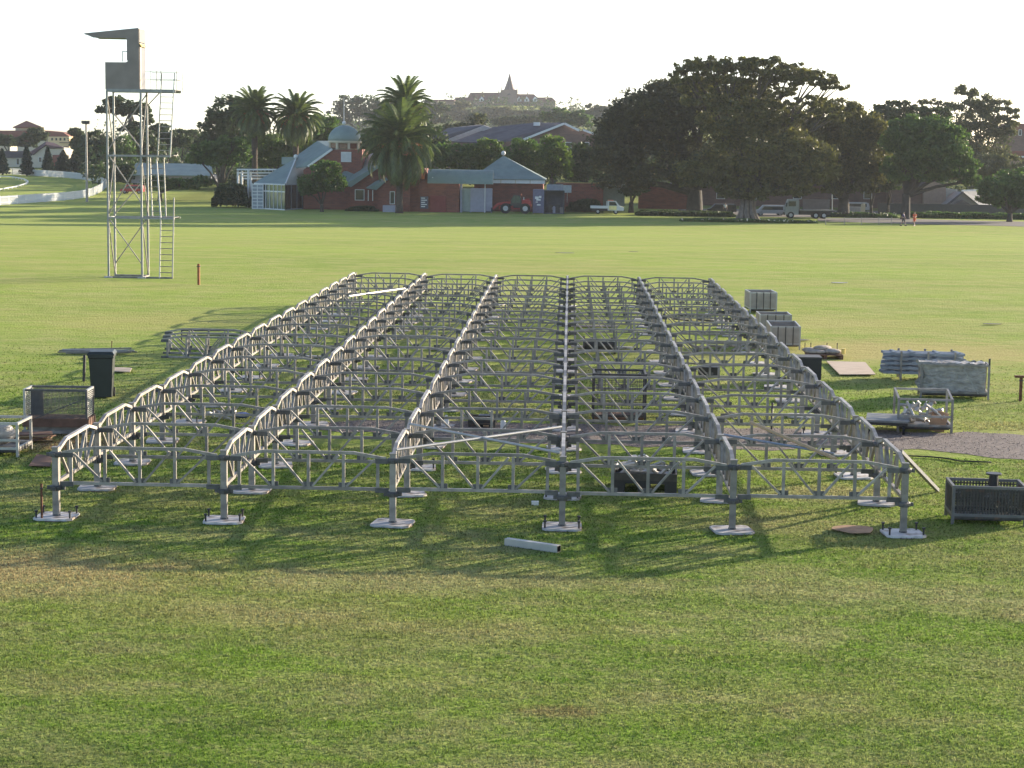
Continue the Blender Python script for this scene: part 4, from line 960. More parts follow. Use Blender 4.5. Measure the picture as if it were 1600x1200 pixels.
t = container(850, 881, 297.5, 332.5, 240.2, 'dark open sided container with things stored inside', mat('slate_container', (.07, .075, .10), .6), open_=True)
for px, h_, w_, m in ((856, 1.0, .7, DARKST), (862, .8, .5, LILAC), (868, 1.1, .6, BLACK), (874, .7, .5, GREYP)):
    a = onG(px, 241.4); k = MB(); k.box(a.x, a.x + w_, 241.2, 241.8, a.z + .1, a.z + .1 + h_); k.box(a.x + .05, a.x + w_ - .05, 241.25, 241.75, a.z + .1 + h_, a.z + .2 + h_)
    tag(k.build('stored_crate', m), {856: 'dark crate nearest the left side inside the open container', 862: 'pale lilac crate inside the open container', 868: 'tall black crate inside the open container', 874: 'low grey crate at the right inside the open container'}[px], 'crate')
t = thing('air_conditioner', 'grey air conditioning unit on the roof of the dark open container', 'air conditioner', A(866, 297, 241.6)); a = A(854, 297.4, 241.6); b = A(880, 288.5, 241.6)
k = MB(); k.box(a.x, b.x, 241.5, 242.6, a.z, b.z); k.build('housing', mat('ac_grey', (.26, .28, .32)), t, True); k = MB(); [k.lathe((a.x + .55 + i * 1.1, 242, b.z), [(.4, 0), (.4, .08), (.1, .1)], 14) for i in range(2)]; k.build('fans', DARKST, t, True)
t = thing('wall_sign', 'pale blank sign board on the brick wall right of the containers', 'sign', A(886, 296, 249)); a, b = A(880, 301, 249), A(893, 289.5, 249); k = MB(); k.box(a.x, b.x, 248.9, 248.96, a.z, b.z); k.build('board', mat('pale_sign', (.42, .47, .48)), t, True); k = MB(); k.box((a.x + b.x) / 2 - .05, (a.x + b.x) / 2 + .05, 248.961, 249.03, a.z - 1.4, b.z - .1); k.build('post', STEEL, t, True)
def wall(name, label, px0, px1, y0, y1, Y, m, cap=None, capm=None, cat='wall', th=.35):
    t = thing(name, label, cat, onG((px0 + px1) / 2, Y)); a, b = onG(px0, Y), onG(px1, Y); h = A((px0 + px1) / 2, y0, Y).z
    k = MB(); k.box(a.x, b.x, Y, Y + th, min(a.z, b.z) - .3, h); k.build('wall_face', m, t, True)
    k = MB(); k.box(a.x - .05, b.x + .05, Y - .06, Y + th + .06, h, h + .14); k.build('coping', capm or m, t, True); return t
wall('brick_wall', 'long red brick wall with mossy orange coping behind the containers', 868, 942, 286.5, 320, 250, BRICK, capm=mat('lichen_coping', (.34, .24, .09)))
wall('brick_wall', 'dark red brick wall showing under the left side of the big fig', 997, 1078, 290, 326, 262, BRICK)
t = house('shed', 'small pale green grey shed right of the brick wall', 'shed', 958, 252); pan(t, 'wall', mat('shed_green', (.2, .24, .22)), [(941, 322), (941, 291), (976, 291), (976, 322)], 252, 4); pan(t, 'roof', ROOFG, [(939, 291.5), (942, 288.5), (977, 288.5), (979, 291.5)], 251.5, 5); pan(t, 'lamp_box', WHITE, [(949, 293), (949, 290), (954, 290), (954, 293)], 251.3, .2)

# far buildings in the middle: long slate roofs
t = house('slate_roof_house', 'brown brick house with wide dark slate roof and white gable trim behind the trees', 'building', 850, 330)
YB = 330
pan(t, 'gable_wall', BRICKB, [(810, 262), (810, 222), (882, 194.5), (905, 205), (911, 203.5), (931, 211), (931, 262)], YB, 14)
poly(t, 'roof', SLATE, [(820, 217, YB - .4), (882, 193.5, YB - .4), (880, 191.5, YB + 6), (835, 191.5, YB + 9), (769, 198.5, YB + 9), (706, 221, YB - 3), (770, 223, YB - 4)], .2)
k = MB(); k.beam(A(818, 218, YB - .6), A(882, 193, YB - .6), .2, .4); k.beam(A(882, 193, YB - .6), A(905, 204, YB - .6), .2, .4); k.beam(A(911, 203, YB - .7), A(931, 210.5, YB - .7), .2, .35); k.build('gable_trim', WHITE, t, True)
pan(t, 'wall', BRICKB, [(700, 262), (706, 222), (770, 223.5), (815, 219), (815, 262)], YB - 2.5, 10)
k = MB(); a = A(838, 194, YB + 6); k.box(a.x - .5, a.x + .7, YB + 5, YB + 6, a.z - .3, a.z + .35); k.build('skylight', WHITE, t, True)
for x0, x1 in ((884, 892), (914, 920)): win(t, x0, x1, 223, 232, YB - .02)
t = house('slate_roof_house', 'smaller brown house with white gable edge left of the wide slate roof', 'building', 730, 336)
YB = 336
pan(t, 'wall', BRICKB, [(664, 262), (664, 232), (687, 221), (712, 210), (712, 262)], YB, 10)
poly(t, 'roof', SLATE, [(686, 219.5, YB - .4), (756, 195.5, YB - .4), (750, 194.5, YB + 8), (700, 200, YB + 8), (668, 219, YB)], .2)
poly(t, 'roof', mat('pale_roof_side', (.45, .43, .44)), [(689, 222, YB - .5), (756, 196, YB - .5), (768, 200, YB - .2), (712, 220, YB - .2)], .2)
win(t, 690, 697, 228, 236, YB - .02)

# hilltop college
def college():
    Y = 1190.; t = thing('hilltop_college', 'brown sandstone college with pointed spire on the far hilltop', 'building', A(800, 178, Y)); TR = mat('college_roof', (.17, .085, .075), .8, 0, .1, .1)
    def pz(name, m, pts, y=Y, th=12): k = MB(); k.prism([A(a, b, y) for a, b in pts], (0, th, 0)); return k.build(name, m, t, True)
    pz('main_wall', SAND, [(733, 190), (733, 157), (868, 158), (868, 190)], Y, 14)
    pz('roof', TR, [(728, 157), (735, 144.5), (783, 144.5), (812, 147), (834, 147), (840, 152), (862, 152), (869, 158)], Y - .5, 13)
    pz('left_wing', SAND, [(708, 186), (708, 156), (736, 156), (736, 186)], Y + 3, 10); pz('left_wing_roof', TR, [(708, 156.5), (713, 152), (735, 152), (735, 157)], Y + 2.5, 10)
    pz('tower', SAND, [(780, 188), (780, 147), (785, 140), (808, 140), (808, 188)], Y - 4, 9)
    b = A(796, 146, Y - 0); k = MB(); r = 12.6 / ppm(Y); h = A(796, 114, Y).z - b.z; k.lathe((b.x, Y + .5, b.z), [(r, -1), (r * .62, h * .25), (r * .30, h * .6), (.12, h)], 4 if False else 8); k.build('spire', mat('spire_slate', (.12, .085, .085)), t, True)
    for px, y0, y1 in ((783, 134, 146), (808, 134, 146), (779.5, 139, 148), (754, 142, 146), (824.5, 143.5, 149)):
        a, c = A(px, y1, Y - 4.5), A(px, y0, Y - 4.5); k = MB(); k.tube([a, c], [.5, .22], 6); k.build('pinnacle', SAND, t, True)
    for px in (752.5, 766.5, 780, 811, 823, 836):
        f = pz('dormer', WHITE, [(px - 3.6, 158.5), (px - 3.6, 155), (px, 150.5), (px + 3.6, 155), (px + 3.6, 158.5)], Y - 2.2, 2)
        k = MB(); a = A(px - 1.2, 158, Y - 2.25); c = A(px + 1.2, 154.8, Y - 2.25); k.box(a.x, c.x, Y - 2.3, Y - 2.21, a.z, c.z); k.build('dormer_pane', GLASS, f, True)
    for px in list(range(742, 780, 9)) + list(range(814, 866, 8)):
        a = A(px - 1.5, 172, Y - .1); c = A(px + 1.5, 165, Y - .1); k = MB(); k.box(a.x, c.x, Y - .12, Y - .01, a.z, c.z); k.build('window', GLASS, t, True)
college()
t = thing('far_rooftop', 'long flat far rooftop on the skyline left of the hilltop college', 'building', A(690, 160, 1100)); pan(t, 'wall', SAND, [(676, 172), (676, 157.5), (710, 157.5), (710, 172)], 1100, 10); pan(t, 'roof', mat('college_roof', (.2, .1, .09)), [(674, 158), (676, 155.5), (709, 155.5), (711, 158)], 1099, 12)

# houses on the left
t = house('red_roof_house', 'large cream house with red tiled roofs and a square lookout room at far left', 'building', 50, 480); YB = 480
pan(t, 'lookout_room', CREAM, [(24, 207), (24, 197.5), (63, 197.5), (63, 207)], YB + 2, 6)
poly(t, 'roof', ROOFR, [(20, 198.5, YB), (41.5, 188.5, YB + 4), (65, 198, YB)], .3)
pan(t, 'roof', ROOFR, [(-30, 226), (-12, 204), (24, 204), (64, 203.5), (99, 207), (109, 214), (73, 214), (40, 222)], YB, 10)
pan(t, 'wall', CREAM, [(-30, 246), (-30, 224), (42, 220), (74, 214), (74, 246)], YB + .4, 9)
f = pan(t, 'yellow_wall', YEL, [(75, 232), (75, 213.5), (108, 213.5), (108, 232)], YB - .5, 8)
for i in range(4): win(t, 80 + i * 6.5, 83 + i * 6.5, 215.5, 219.5, YB - .52, fm=YEL, fr=.05)
k = MB(); k.beam(A(93, 223, YB - .8), A(108, 223, YB - .8), .3, .2); k.beam(A(99, 229, YB - .8), A(108, 229, YB - .8), .3, .2); k.build('balcony', BROWNB, t, True)
t = house('white_house', 'white house with dark hipped roof behind the left white fence', 'building', 60, 400); YB = 400
pan(t, 'wall', CREAM, [(48, 262), (48, 245), (52, 240), (72, 228), (100, 232), (100, 262)], YB, 9)
poly(t, 'roof', mat('plum_roof', (.12, .07, .075), .8), [(46, 238, YB - .6), (72, 221, YB + 2), (84, 223, YB + 2), (100, 230.5, YB - .4), (78, 231, YB - .5), (71, 226, YB - .4), (52, 241, YB - .6)], .25)
pan(t, 'side_wing', CREAM, [(-20, 262), (-20, 246), (40, 246), (48, 246), (48, 262)], YB + 1, 7)
pan(t, 'side_roof', SLATE, [(-20, 246.5), (-18, 236), (38, 236), (48, 240), (48, 246.5)], YB + .5, 7)
for x in (26, 61): win(t, x, x + 4, 248 if x < 40 else 246, 257 if x < 40 else 253, YB - (.0 if x > 40 else -.99))
pan(t, 'red_bay', BRICK, [(82, 264), (82, 242), (98, 242), (98, 264)], YB - .8, 3)
t = house('cream_cottage', 'small cream house with orange roof half hidden at the far left edge', 'building', 8, 440); pan(t, 'wall', CREAM, [(-20, 240), (-20, 224), (16, 224), (16, 240)], 440, 6); pan(t, 'roof', ROOFR, [(-20, 224.5), (-18, 221), (12, 221), (18, 224.5)], 439.5, 7)
t = house('brown_roof_house', 'low far house with brown roof between the tower ladders and the tall tree', 'building', 290, 420); pan(t, 'wall', BRICKB, [(265, 248), (265, 228), (312, 228), (312, 248)], 420, 8); pan(t, 'roof', SLATE, [(262, 229), (268, 214), (306, 211), (316, 229)], 419.5, 9)
t = house('brown_roof_house', 'far house with orange brown roof behind the light pole', 'building', 150, 400); pan(t, 'wall', CREAM, [(120, 262), (120, 246), (160, 246), (160, 262)], 400, 6); pan(t, 'roof', ROOFR, [(118, 246.5), (124, 236), (156, 234), (162, 246.5)], 399.5, 7)
t = house('long_green_shed', 'long low shed with pale green roof behind the lookout tower', 'shed', 250, 300); pan(t, 'wall', mat('shed_grey', (.3, .29, .3)), [(205, 286), (205, 272), (330, 274), (330, 288)], 300, 8); poly(t, 'roof', ROOFG, [(200, 273, 299), (213, 254.5, 306), (330, 256, 306), (333, 274.5, 299)], .15)
# right side houses
t = house('beige_house', 'beige rendered house with grey pitched roof behind the fence at right', 'building', 1450, 268); YB = 268
pan(t, 'wall', mat('pinkish_render', (.36, .25, .19)), [(1443, 322), (1443, 288), (1456, 282), (1478, 290), (1478, 322)], YB, 9); pan(t, 'left_wall', BRICKB, [(1395, 322), (1395, 290), (1443, 290), (1443, 322)], YB + 1, 8); pan(t, 'roof', SLATE, [(1392, 290.5), (1400, 276), (1444, 276), (1446, 300), (1428, 300), (1428, 290.5)], YB + .6, 9)
pan(t, 'pale_wing', mat('pale_wing', (.33, .36, .34)), [(1478, 318), (1478, 294), (1496, 296), (1496, 318)], YB + 2, 6)
t = house('grey_roof_cottage', 'small cottage with grey gabled roof above the fence at right', 'building', 1510, 264); YB = 264
pan(t, 'gable_wall', mat('grey_render', (.3, .27, .25)), [(1478, 330), (1478, 320), (1504, 300), (1530, 321), (1530, 330)], YB, 8)
poly(t, 'roof', SLATEL, [(1504, 299, YB - .6), (1535, 297.5, YB + 3), (1555, 320, YB + 3), (1532, 322, YB - .6)], .2); poly(t, 'roof', SLATE, [(1476, 321, YB - .7), (1504, 299, YB - .7), (1504, 302.5, YB - .75), (1482, 321, YB - .75)], .2)
pan(t, 'porch', SLATE, [(1487, 322), (1504, 312), (1521, 322)], YB - 1.2, 1)
k = MB(); k.beam(A(1503, 298, YB + .5), A(1535, 297, YB + 3), .2, .25); k.build('ridge_cap', WHITE, t, True)
t = house('dark_house', 'dark brick house behind the trunks of the big fig trees', 'building', 1200, 275); pan(t, 'wall', BRICKB, [(1060, 322), (1060, 290), (1400, 290), (1400, 328)], 275, 9); 
for x in (1120, 1170, 1240, 1300, 1350): win(t, x, x + 12, 298, 310, 274.98)
pan(t, 'roof', SLATE, [(1050, 290.5), (1070, 270), (1390, 270), (1410, 290.5)], 274, 11)
t = house('far_brick_block', 'far brown brick block on the skyline at the right edge', 'building', 1590, 420); pan(t, 'wall', BRICKB, [(1560, 245), (1570, 205), (1600, 205), (1640, 205), (1640, 245)], 420, 8); pan(t, 'roof', ROOFR, [(1564, 205.5), (1578, 193), (1640, 193), (1640, 205.5)], 419.5, 9)
for x in (1583, 1592): win(t, x, x + 4, 203, 211, 419.3)
t = house('far_pink_house', 'far pinkish house with white gutters at the right edge', 'building', 1590, 340); pan(t, 'wall', mat('pinkish_render', (.36, .25, .19)), [(1545, 275), (1560, 246), (1640, 246), (1640, 275)], 340, 8); pan(t, 'roof', ROOFR, [(1540, 247), (1560, 236), (1640, 236), (1640, 247)], 339, 9); k = MB(); k.beam(A(1594, 262, 338.8), A(1640, 262, 338.8), .3, .5); k.beam(A(1592, 245, 338.8), A(1640, 245, 338.8), .2, .3); k.build('gutter', WHITE, t, True)
wall('boundary_fence', 'long dark grey boundary fence behind the hedge at right', 1372, 1640, 321, 340, 258, mat('dark_fence', (.09, .085, .085), .9), cat='fence', th=.12)
wall('grey_fence', 'grey panel fence behind the flatbed truck', 1254, 1296, 313, 330, 262, GREYP, cat='fence', th=.12)
wall('pale_wall', 'pale grey low wall between the fig trunks at right', 1322, 1352, 325, 333, 256, mat('pale_grey_wall', (.35, .36, .38)))
k = MB(); a = onG(1348.5, 254); k.box(a.x - .3, a.x + .3, 253.9, 254.3, a.z, a.z + 1.5); k.lathe((a.x, 254.1, a.z + 1.5), [(.3, 0), (.2, .12)], 10); tag(k.build('cream_box', CREAM), 'cream utility box standing between the fig trunks', 'box')
g = onG(1300.5, 254); pole('white_pole', 'short white pole above the end of the truck', 'pole', g, A(1300.5, 298, 254), .07, WHITE)

# ------------------------------------------------------------------ white fences at left
def picket(name, label, pts, hpx, gapm=.16, m=WHITE, rails=2, solid=True):
    ps = []
    for (px, py), h in zip(pts, hpx):
        g = G(px, py); ps.append((g, h / ppm(g.y)))
    t = thing(name, label, 'fence', ps[0][0]); pk = MB(); rl = MB(); ptm = MB(); acc = 0
    for (a, ha), (b, hb) in zip(ps, ps[1:]):
        L_ = (b - a).length; n = max(1, int(L_ / gapm)); d = (b - a) / L_; 
        for i in range(n):
            u = (i + .5) / n; p = a.lerp(b, u); h = ha + (hb - ha) * u
            if solid: pk.beam(p + Vector((0, 0, .06)), p + Vector((0, 0, h * .96)), .09, .025, d)
        for k_ in range(rails):
            f = (.3, .85)[k_] if rails == 2 else .95
            rl.beam(a + Vector((0, 0, ha * f)), b + Vector((0, 0, hb * f)), .05 if solid else .16, .09 if solid else .14)
        m_ = max(1, int(L_ / 2.6))
        for i in range(m_): p = a.lerp(b, i / m_); h = ha + (hb - ha) * i / m_; ptm.beam(p - Vector((0, 0, .3)), p + Vector((0, 0, h)), .1, .1)
    if solid: pk.build('pickets', m, t, True)
    rl.build('rails', m, t, True); ptm.build('posts', m, t, True)
pts = [(-60, 325), (0, 321), (40, 318), (100, 313.5), (128, 310), (145, 306), (158, 300), (166, 292.5), (163, 289), (150, 285), (130, 281), (100, 278), (60, 275.5), (20, 273), (-40, 272)]
hs = [15, 15, 14.5, 13.5, 13, 13, 13, 12, 11, 10.5, 10.5, 10.5, 10.5, 10.5, 10.5]
picket('picket_fence', 'curving white picket fence round the far left oval', pts, hs)
picket('running_rail', 'low white curving rail inside the picket fence at far left', [(-40, 303), (0, 298.5), (25, 294), (40, 289.5), (44, 286), (38, 282.5), (20, 279), (0, 278), (-40, 277)], [3, 3, 3, 3, 3, 3, 3, 3, 3], m=WHITE, rails=1, solid=False)
g = G(136, 315.5); t = thing('light_pole', 'tall grey floodlight pole beside the left white fence', 'light pole', g); h = A(136, 194, g.y).z - g.z
k = MB(); k.tube([(0, 0, 0), (0, 0, h)], [.2, .13], 10); k.build('pole', STEEL, t)
k = MB(); k.box(-.5, .5, -.3, .3, h, h + .25); k.build('lamp_bracket', DARKST, t)
for x in (-.42, 0, .42): k = MB(); k.box(x - .18, x + .18, -.4, .1, h + .1, h + .5, Matrix.Rotation(R(0), 4, 'X')); k.build('floodlight', DARKST, t)
# small stakes with string at right
prev = None
for i, px in enumerate((1290, 1319, 1346, 1373, 1393)):
    g = G(px, 351 - .0 * i); pole('lawn_stake', ['first', 'second', 'third', 'fourth', 'fifth'][i] + ' thin pale stake from the left along the lawn edge at right', 'stake', g, g + Vector((0, 0, .95)), .045, mat('pale_stake', (.45, .38, .3)), 'thin stakes along the lawn edge')
    if prev: pole('string', 'string between the ' + ['first', 'second', 'third', 'fourth', 'fifth'][i - 1] + ' and ' + ['first', 'second', 'third', 'fourth', 'fifth'][i] + ' lawn stakes', 'string', prev + Vector((0, 0, .8)), g + Vector((0, 0, .8)), .012, WHITE, 'strings between the lawn stakes')
    prev = g

# ------------------------------------------------------------------ vehicles
def wheel(t, x, y, r, w_, rimr=.55):
    k = MB(); n = 24; k.tube([(x, y, r), (x, y + w_, r)], r, n); o = k.build('wheel', RUBBER, t)
    k = MB(); k.tube([(x, y - .03, r), (x, y + w_ + .03, r)], r * rimr, 16); k.build('rim', RIM, o)
def loader():
    g = onG(801, 239.5); t = thing('telescopic_loader', 'red telescopic loader with grey wheels parked by the brick pavilion', 'loader', g, R(0))
    for x in (-.95, 1.75):
        for y in (-1.1, .75): wheel(t, x, y, .72, .42, .5)
    k = MB(); k.prism([(-1.9, -.62, .6), (2.5, -.62, .6), (2.55, -.62, 1.2), (1.2, -.62, 1.55), (-.2, -.62, 1.0), (-1.9, -.62, .95)], (0, 1.25, 0)); k.build('chassis', RED, t)
    k = MB(); k.prism([(.1, -.95, .8), (1.3, -.95, .8), (1.35, -.95, 1.35), (.15, -.95, 1.35)], (0, .32, 0)); k.build('side_box', BLACK, t)
    k = MB(); k.prism([(1.3, -.55, 1.25), (2.6, -.55, 1.2), (2.5, -.55, 1.75), (1.3, -.55, 1.95)], (0, 1.1, 0)); k.build('engine_cover', RED, t)
    k = MB(); k.prism([(-.35, -.9, 1.1), (1.25, -.9, 1.1), (1.2, -.9, 2.0), (.95, -.9, 2.5), (.1, -.9, 2.55), (-.2, -.9, 2.0)], (0, .95, 0)); c_ = k.build('cab', BLACK, t)
    k = MB(); k.prism([(-.1, -.93, 1.5), (.4, -.93, 1.5), (.4, -.93, 2.4), (.15, -.93, 2.4), (-.05, -.93, 1.95)], (0, .02, 0)); k.prism([(.5, -.93, 1.5), (1.1, -.93, 1.5), (1.05, -.93, 2.0), (.9, -.93, 2.38), (.5, -.93, 2.4)], (0, .02, 0)); k.build('cab_window', mat('green_glass', (.07, .1, .09), .1), c_)
    k = MB(); k.beam((2.3, .35, 1.9), (-2.1, .35, 1.25), .3, .34); k.beam((-2.1, .35, 1.25), (-2.75, .35, .55), .24, .3); k.build('boom', RED, t)
    k = MB(); k.box(-2.95, -2.8, -.6, 1.0, .2, .75); [k.box(-3.7, -2.95, y, y + .12, .2, .26) for y in (-.2, .6)]; k.build('forks', BLACK, t)
    k = MB(); k.lathe((1.2, -.4, 2.5), [(.09, 0), (.09, .2), (.05, .24)], 8); k.build('beacon', ORANGE, t); k = MB(); k.box(2.5, 2.62, -.6, -.3, 1.0, 1.3); k.build('tail_lamp', ORANGE, t)
    k = MB(); k.box(1.5, 1.58, -.98, -.9, 1.9, 2.3); k.build('mirror', WHITE, t)
loader()
def ute():
    g = onG(948, 243.5); t = thing('tray_truck', 'small white tray truck with painted sun glare on its door parked by the hedge', 'truck', g)
    for x in (-1.25, 1.25):
        for y in (-.8, .6): wheel(t, x, y, .34, .22)
    k = MB(); k.box(-2.3, .1, -.95, .95, .78, 1.12); k.box(-.05, .05, -.9, .9, 1.12, 1.75); k.build('tray', WHITE, t)
    k = MB(); k.box(-2.2, 2.1, -.4, .4, .42, .76); k.build('chassis', BLACK, t)
    k = MB(); k.prism([(.12, -.85, .5), (2.35, -.85, .5), (2.35, -.85, .95), (1.75, -.85, 1.15), (1.3, -.85, 1.8), (.12, -.85, 1.85)], (0, 1.7, 0)); c_ = k.build('cab', WHITE, t)
    k = MB(); k.prism([(.3, -.88, 1.2), (1.45, -.88, 1.2), (1.15, -.88, 1.7), (.3, -.88, 1.72)], (0, .03, 0)); k.build('side_window', GLASS, c_)
    k = MB(); k.box(.3, 1.35, -.9, -.86, .58, 1.15); k.build('door', mat('sun_glare_panel', (.88, .76, .32), .35), t)  # white door coloured yellow-white to imitate sun glare
    k = MB(); k.box(2.36, 2.44, -.8, .8, .45, .62); k.build('bumper', BLACK, t); k = MB(); k.box(2.355, 2.39, -.8, -.5, .72, .88); k.build('headlight', WHITE, t)
    k = MB(); k.box(.1, .9, -.7, .7, 1.86, 1.93); k.build('light_bar', ORANGE, t)
ute()
def flatbed():
    g = onG(1262, 238); t = thing('flatbed_truck', 'grey flatbed truck with a long dark tray under the fig trees', 'truck', g)
    for x in (-2.4, 1.0, 2.1):
        for y in (-1.05, .75): wheel(t, x, y, .45, .3)
    k = MB(); k.box(-2.9, 3.1, -.45, .45, .5, .95); k.build('chassis', BLACK, t)
    k = MB(); k.box(-1.2, 3.5, -1.1, 1.1, .96, 1.22); k.build('tray', DARKST, t)
    k = MB(); k.box(-1.2, 3.5, -1.13, -1.101, 1.1, 1.22); k.build('tray_rail', STEEL, t)
    k = MB(); k.prism([(-3.2, -1.0, .5), (-1.35, -1.0, .5), (-1.35, -1.0, 2.55), (-2.75, -1.0, 2.55), (-3.1, -1.0, 1.6)], (0, 2.0, 0)); c_ = k.build('cab', mat('pale_grey_cab', (.30, .32, .31), .5), t)
    k = MB(); k.box(-2.7, -1.75, -1.04, -1.001, 1.65, 2.3); k.build('side_window', GLASS, c_)
    k = MB(); k.box(-1.3, -1.24, -.95, .95, 1.23, 2.35); k.build('headboard', STEEL, t)
    k = MB(); k.box(-3.3, -3.2, -.9, .9, .45, .8); k.build('bumper', DARKST, t); k = MB(); k.box(-3.15, -2.95, -1.2, -1.05, 1.6, 2.1); k.build('mirror', BLACK, t)
flatbed()
def van(px, Y, label, m, L_, h, name='van', cat='van'):
    g = onG(px, Y); t = thing(name, label, cat, g); l = L_ / 2
    for x in (-l * .62, l * .62):
        for y in (-.85, .65): wheel(t, x, y, .34, .22)
    k = MB(); k.prism([(-l, -.88, .35), (l, -.88, .35), (l, -.88, h * .55), (l * .93, -.88, h * .96), (l * .85, -.88, h), (-l * .45, -.88, h), (-l * .72, -.88, h * .58), (-l, -.88, h * .48)], (0, 1.76, 0)); k.build('body', m, t)
    k = MB(); k.prism([(-l * .58, -.9, h * .58), (l * .8, -.9, h * .58), (l * .78, -.9, h * .88), (-l * .4, -.9, h * .88)], (0, .02, 0)); k.build('side_window', GLASS, t)
    k = MB(); k.box(-l - .06, -l, -.8, .8, .35, .55); k.build('bumper', BLACK, t); k = MB(); k.box(-l - .02, -l + .05, -.8, -.5, h * .38, h * .46); k.build('headlight', WHITE, t)
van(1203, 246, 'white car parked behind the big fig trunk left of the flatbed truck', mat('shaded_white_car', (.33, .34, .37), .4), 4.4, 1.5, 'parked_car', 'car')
van(1127, 250, 'dark car parked in shade between the two big fig trunks', BLACK, 4.2, 1.45, 'parked_car', 'car')
van(1335, 262, 'pale car half hidden behind the right fig trunk', mat('pale_car', (.4, .42, .45), .4), 4.2, 1.4, 'parked_car', 'car')
g = onG(205, 300); van(208, 285, 'small red car parked far behind the lookout tower', RED, 3.8, 1.4, 'parked_car', 'car')

# ------------------------------------------------------------------ people
def skin(name, pts, edges, rad, m, parent, root=0):
    me = bpy.data.meshes.new(name); me.from_pydata(pts, edges, []); me.materials.append(m); o = link(name, me, parent)
    md = o.modifiers.new('skin', 'SKIN'); md.use_smooth_shade = True
    for i, r in enumerate(rad):
        v = me.skin_vertices[0].data[i]; v.radius = (r, r) if not isinstance(r, tuple) else r; v.use_root = (i == root)
    s_ = o.modifiers.new('sub', 'SUBSURF'); s_.levels = 1; s_.render_levels = 1
    return o
def person(px, Y, label, top, bottom, rz, stride, arm, hair):
    g = onG(px, Y); t = thing('person', label, 'person', g, rz); s = stride
    J = {'pel': (0, 0, .95), 'w': (0, 0, 1.12), 'ch': (0, .02, 1.35), 'nk': (0, 0, 1.52), 'hd': (0, -.02, 1.63), 'tp': (0, -.01, 1.74)}
    P = [J['pel'], J['w'], J['ch'], J['nk'], J['hd'], J['tp']]; E = [(0, 1), (1, 2), (2, 3), (3, 4), (4, 5)]; Rr = [.13, .125, (.17, .11), .055, .095, .07]
    def limb(st, pts, rr):
        i = st
        for p, r in zip(pts, rr): P.append(p); Rr.append(r); E.append((i, len(P) - 1)); i = len(P) - 1
    legs = [[(.1, 0, .9), (.11, -s * .22, .5), (.11, -s * .3, .1), (.11, -s * .3 - .16, .04)], [(-.1, 0, .9), (-.11, s * .1, .5), (-.11, s * .38, .12), (-.11, s * .34 - .12, .05)]]
    for l in legs: limb(0, l, [.09, .065, .042, .035])
    arms = [[(.2, 0, 1.42), (.26, arm[0][0], 1.15), (.26, arm[0][1], arm[0][2]), (.26, arm[0][1] - .06, arm[0][2] - .06)], [(-.2, 0, 1.42), (-.26, arm[1][0], 1.15), (-.24, arm[1][1], arm[1][2]), (-.24, arm[1][1] - .06, arm[1][2] - .06)]]
    for a in arms: limb(2, a, [.06, .045, .033, .03])
    skin('body', P, E, Rr, SKIN, t)
    skin('shirt', [P[0], P[1], P[2], (0, 0, 1.47), arms[0][0], tuple(np.array(arms[0][0]) * .3 + np.array(arms[0][1]) * .7), arms[1][0], tuple(np.array(arms[1][0]) * .3 + np.array(arms[1][1]) * .7)], [(0, 1), (1, 2), (2, 3), (2, 4), (4, 5), (2, 6), (6, 7)], [.15, .145, (.19, .13), .08, .075, .06, .075, .06], top, t)
    f = .75
    skin('trousers', [(0, 0, .98), legs[0][0], legs[0][1], legs[1][0], legs[1][1]] , [(0, 1), (1, 2), (0, 3), (3, 4)], [.15, .11, .085, .11, .085], bottom, t)
    k = MB(); k.sphere((0, .01, 1.71), .105, 12, (1, 1.1, .8)); k.build('hair', hair, t, smooth=True)
    for l in legs: k = MB(); a = l[2]; k.box(a[0] - .05, a[0] + .05, a[1] - .22, a[1] + .08, max(0, a[2] - .12), max(0, a[2] - .12) + .1); k.build('shoe', BLACK, t)
NAVY = mat('navy_cloth', (.03, .035, .12), .9); ORC = mat('orange_cloth', (.7, .13, .05), .9)
person(1412, 216, 'person in navy top and dark shorts walking along the path at right', NAVY, mat('dark_cloth', (.03, .03, .05)), R(60), .8, [(-.1, -.2, .95), (.12, .1, .9)], BLACK)
person(1429.5, 217, 'person in orange top and shorts jogging just right of the other person', ORC, ORC, R(-35), 1.0, [(-.05, -.3, 1.2), (.15, .0, 1.15)], mat('brown_hair', (.06, .03, .02)))
person(1133, 246, 'person in white top standing in shade beside the big fig trunk', WHITE, BLACK, R(20), .1, [(0, -.1, .9), (0, -.1, .9)], BLACK)

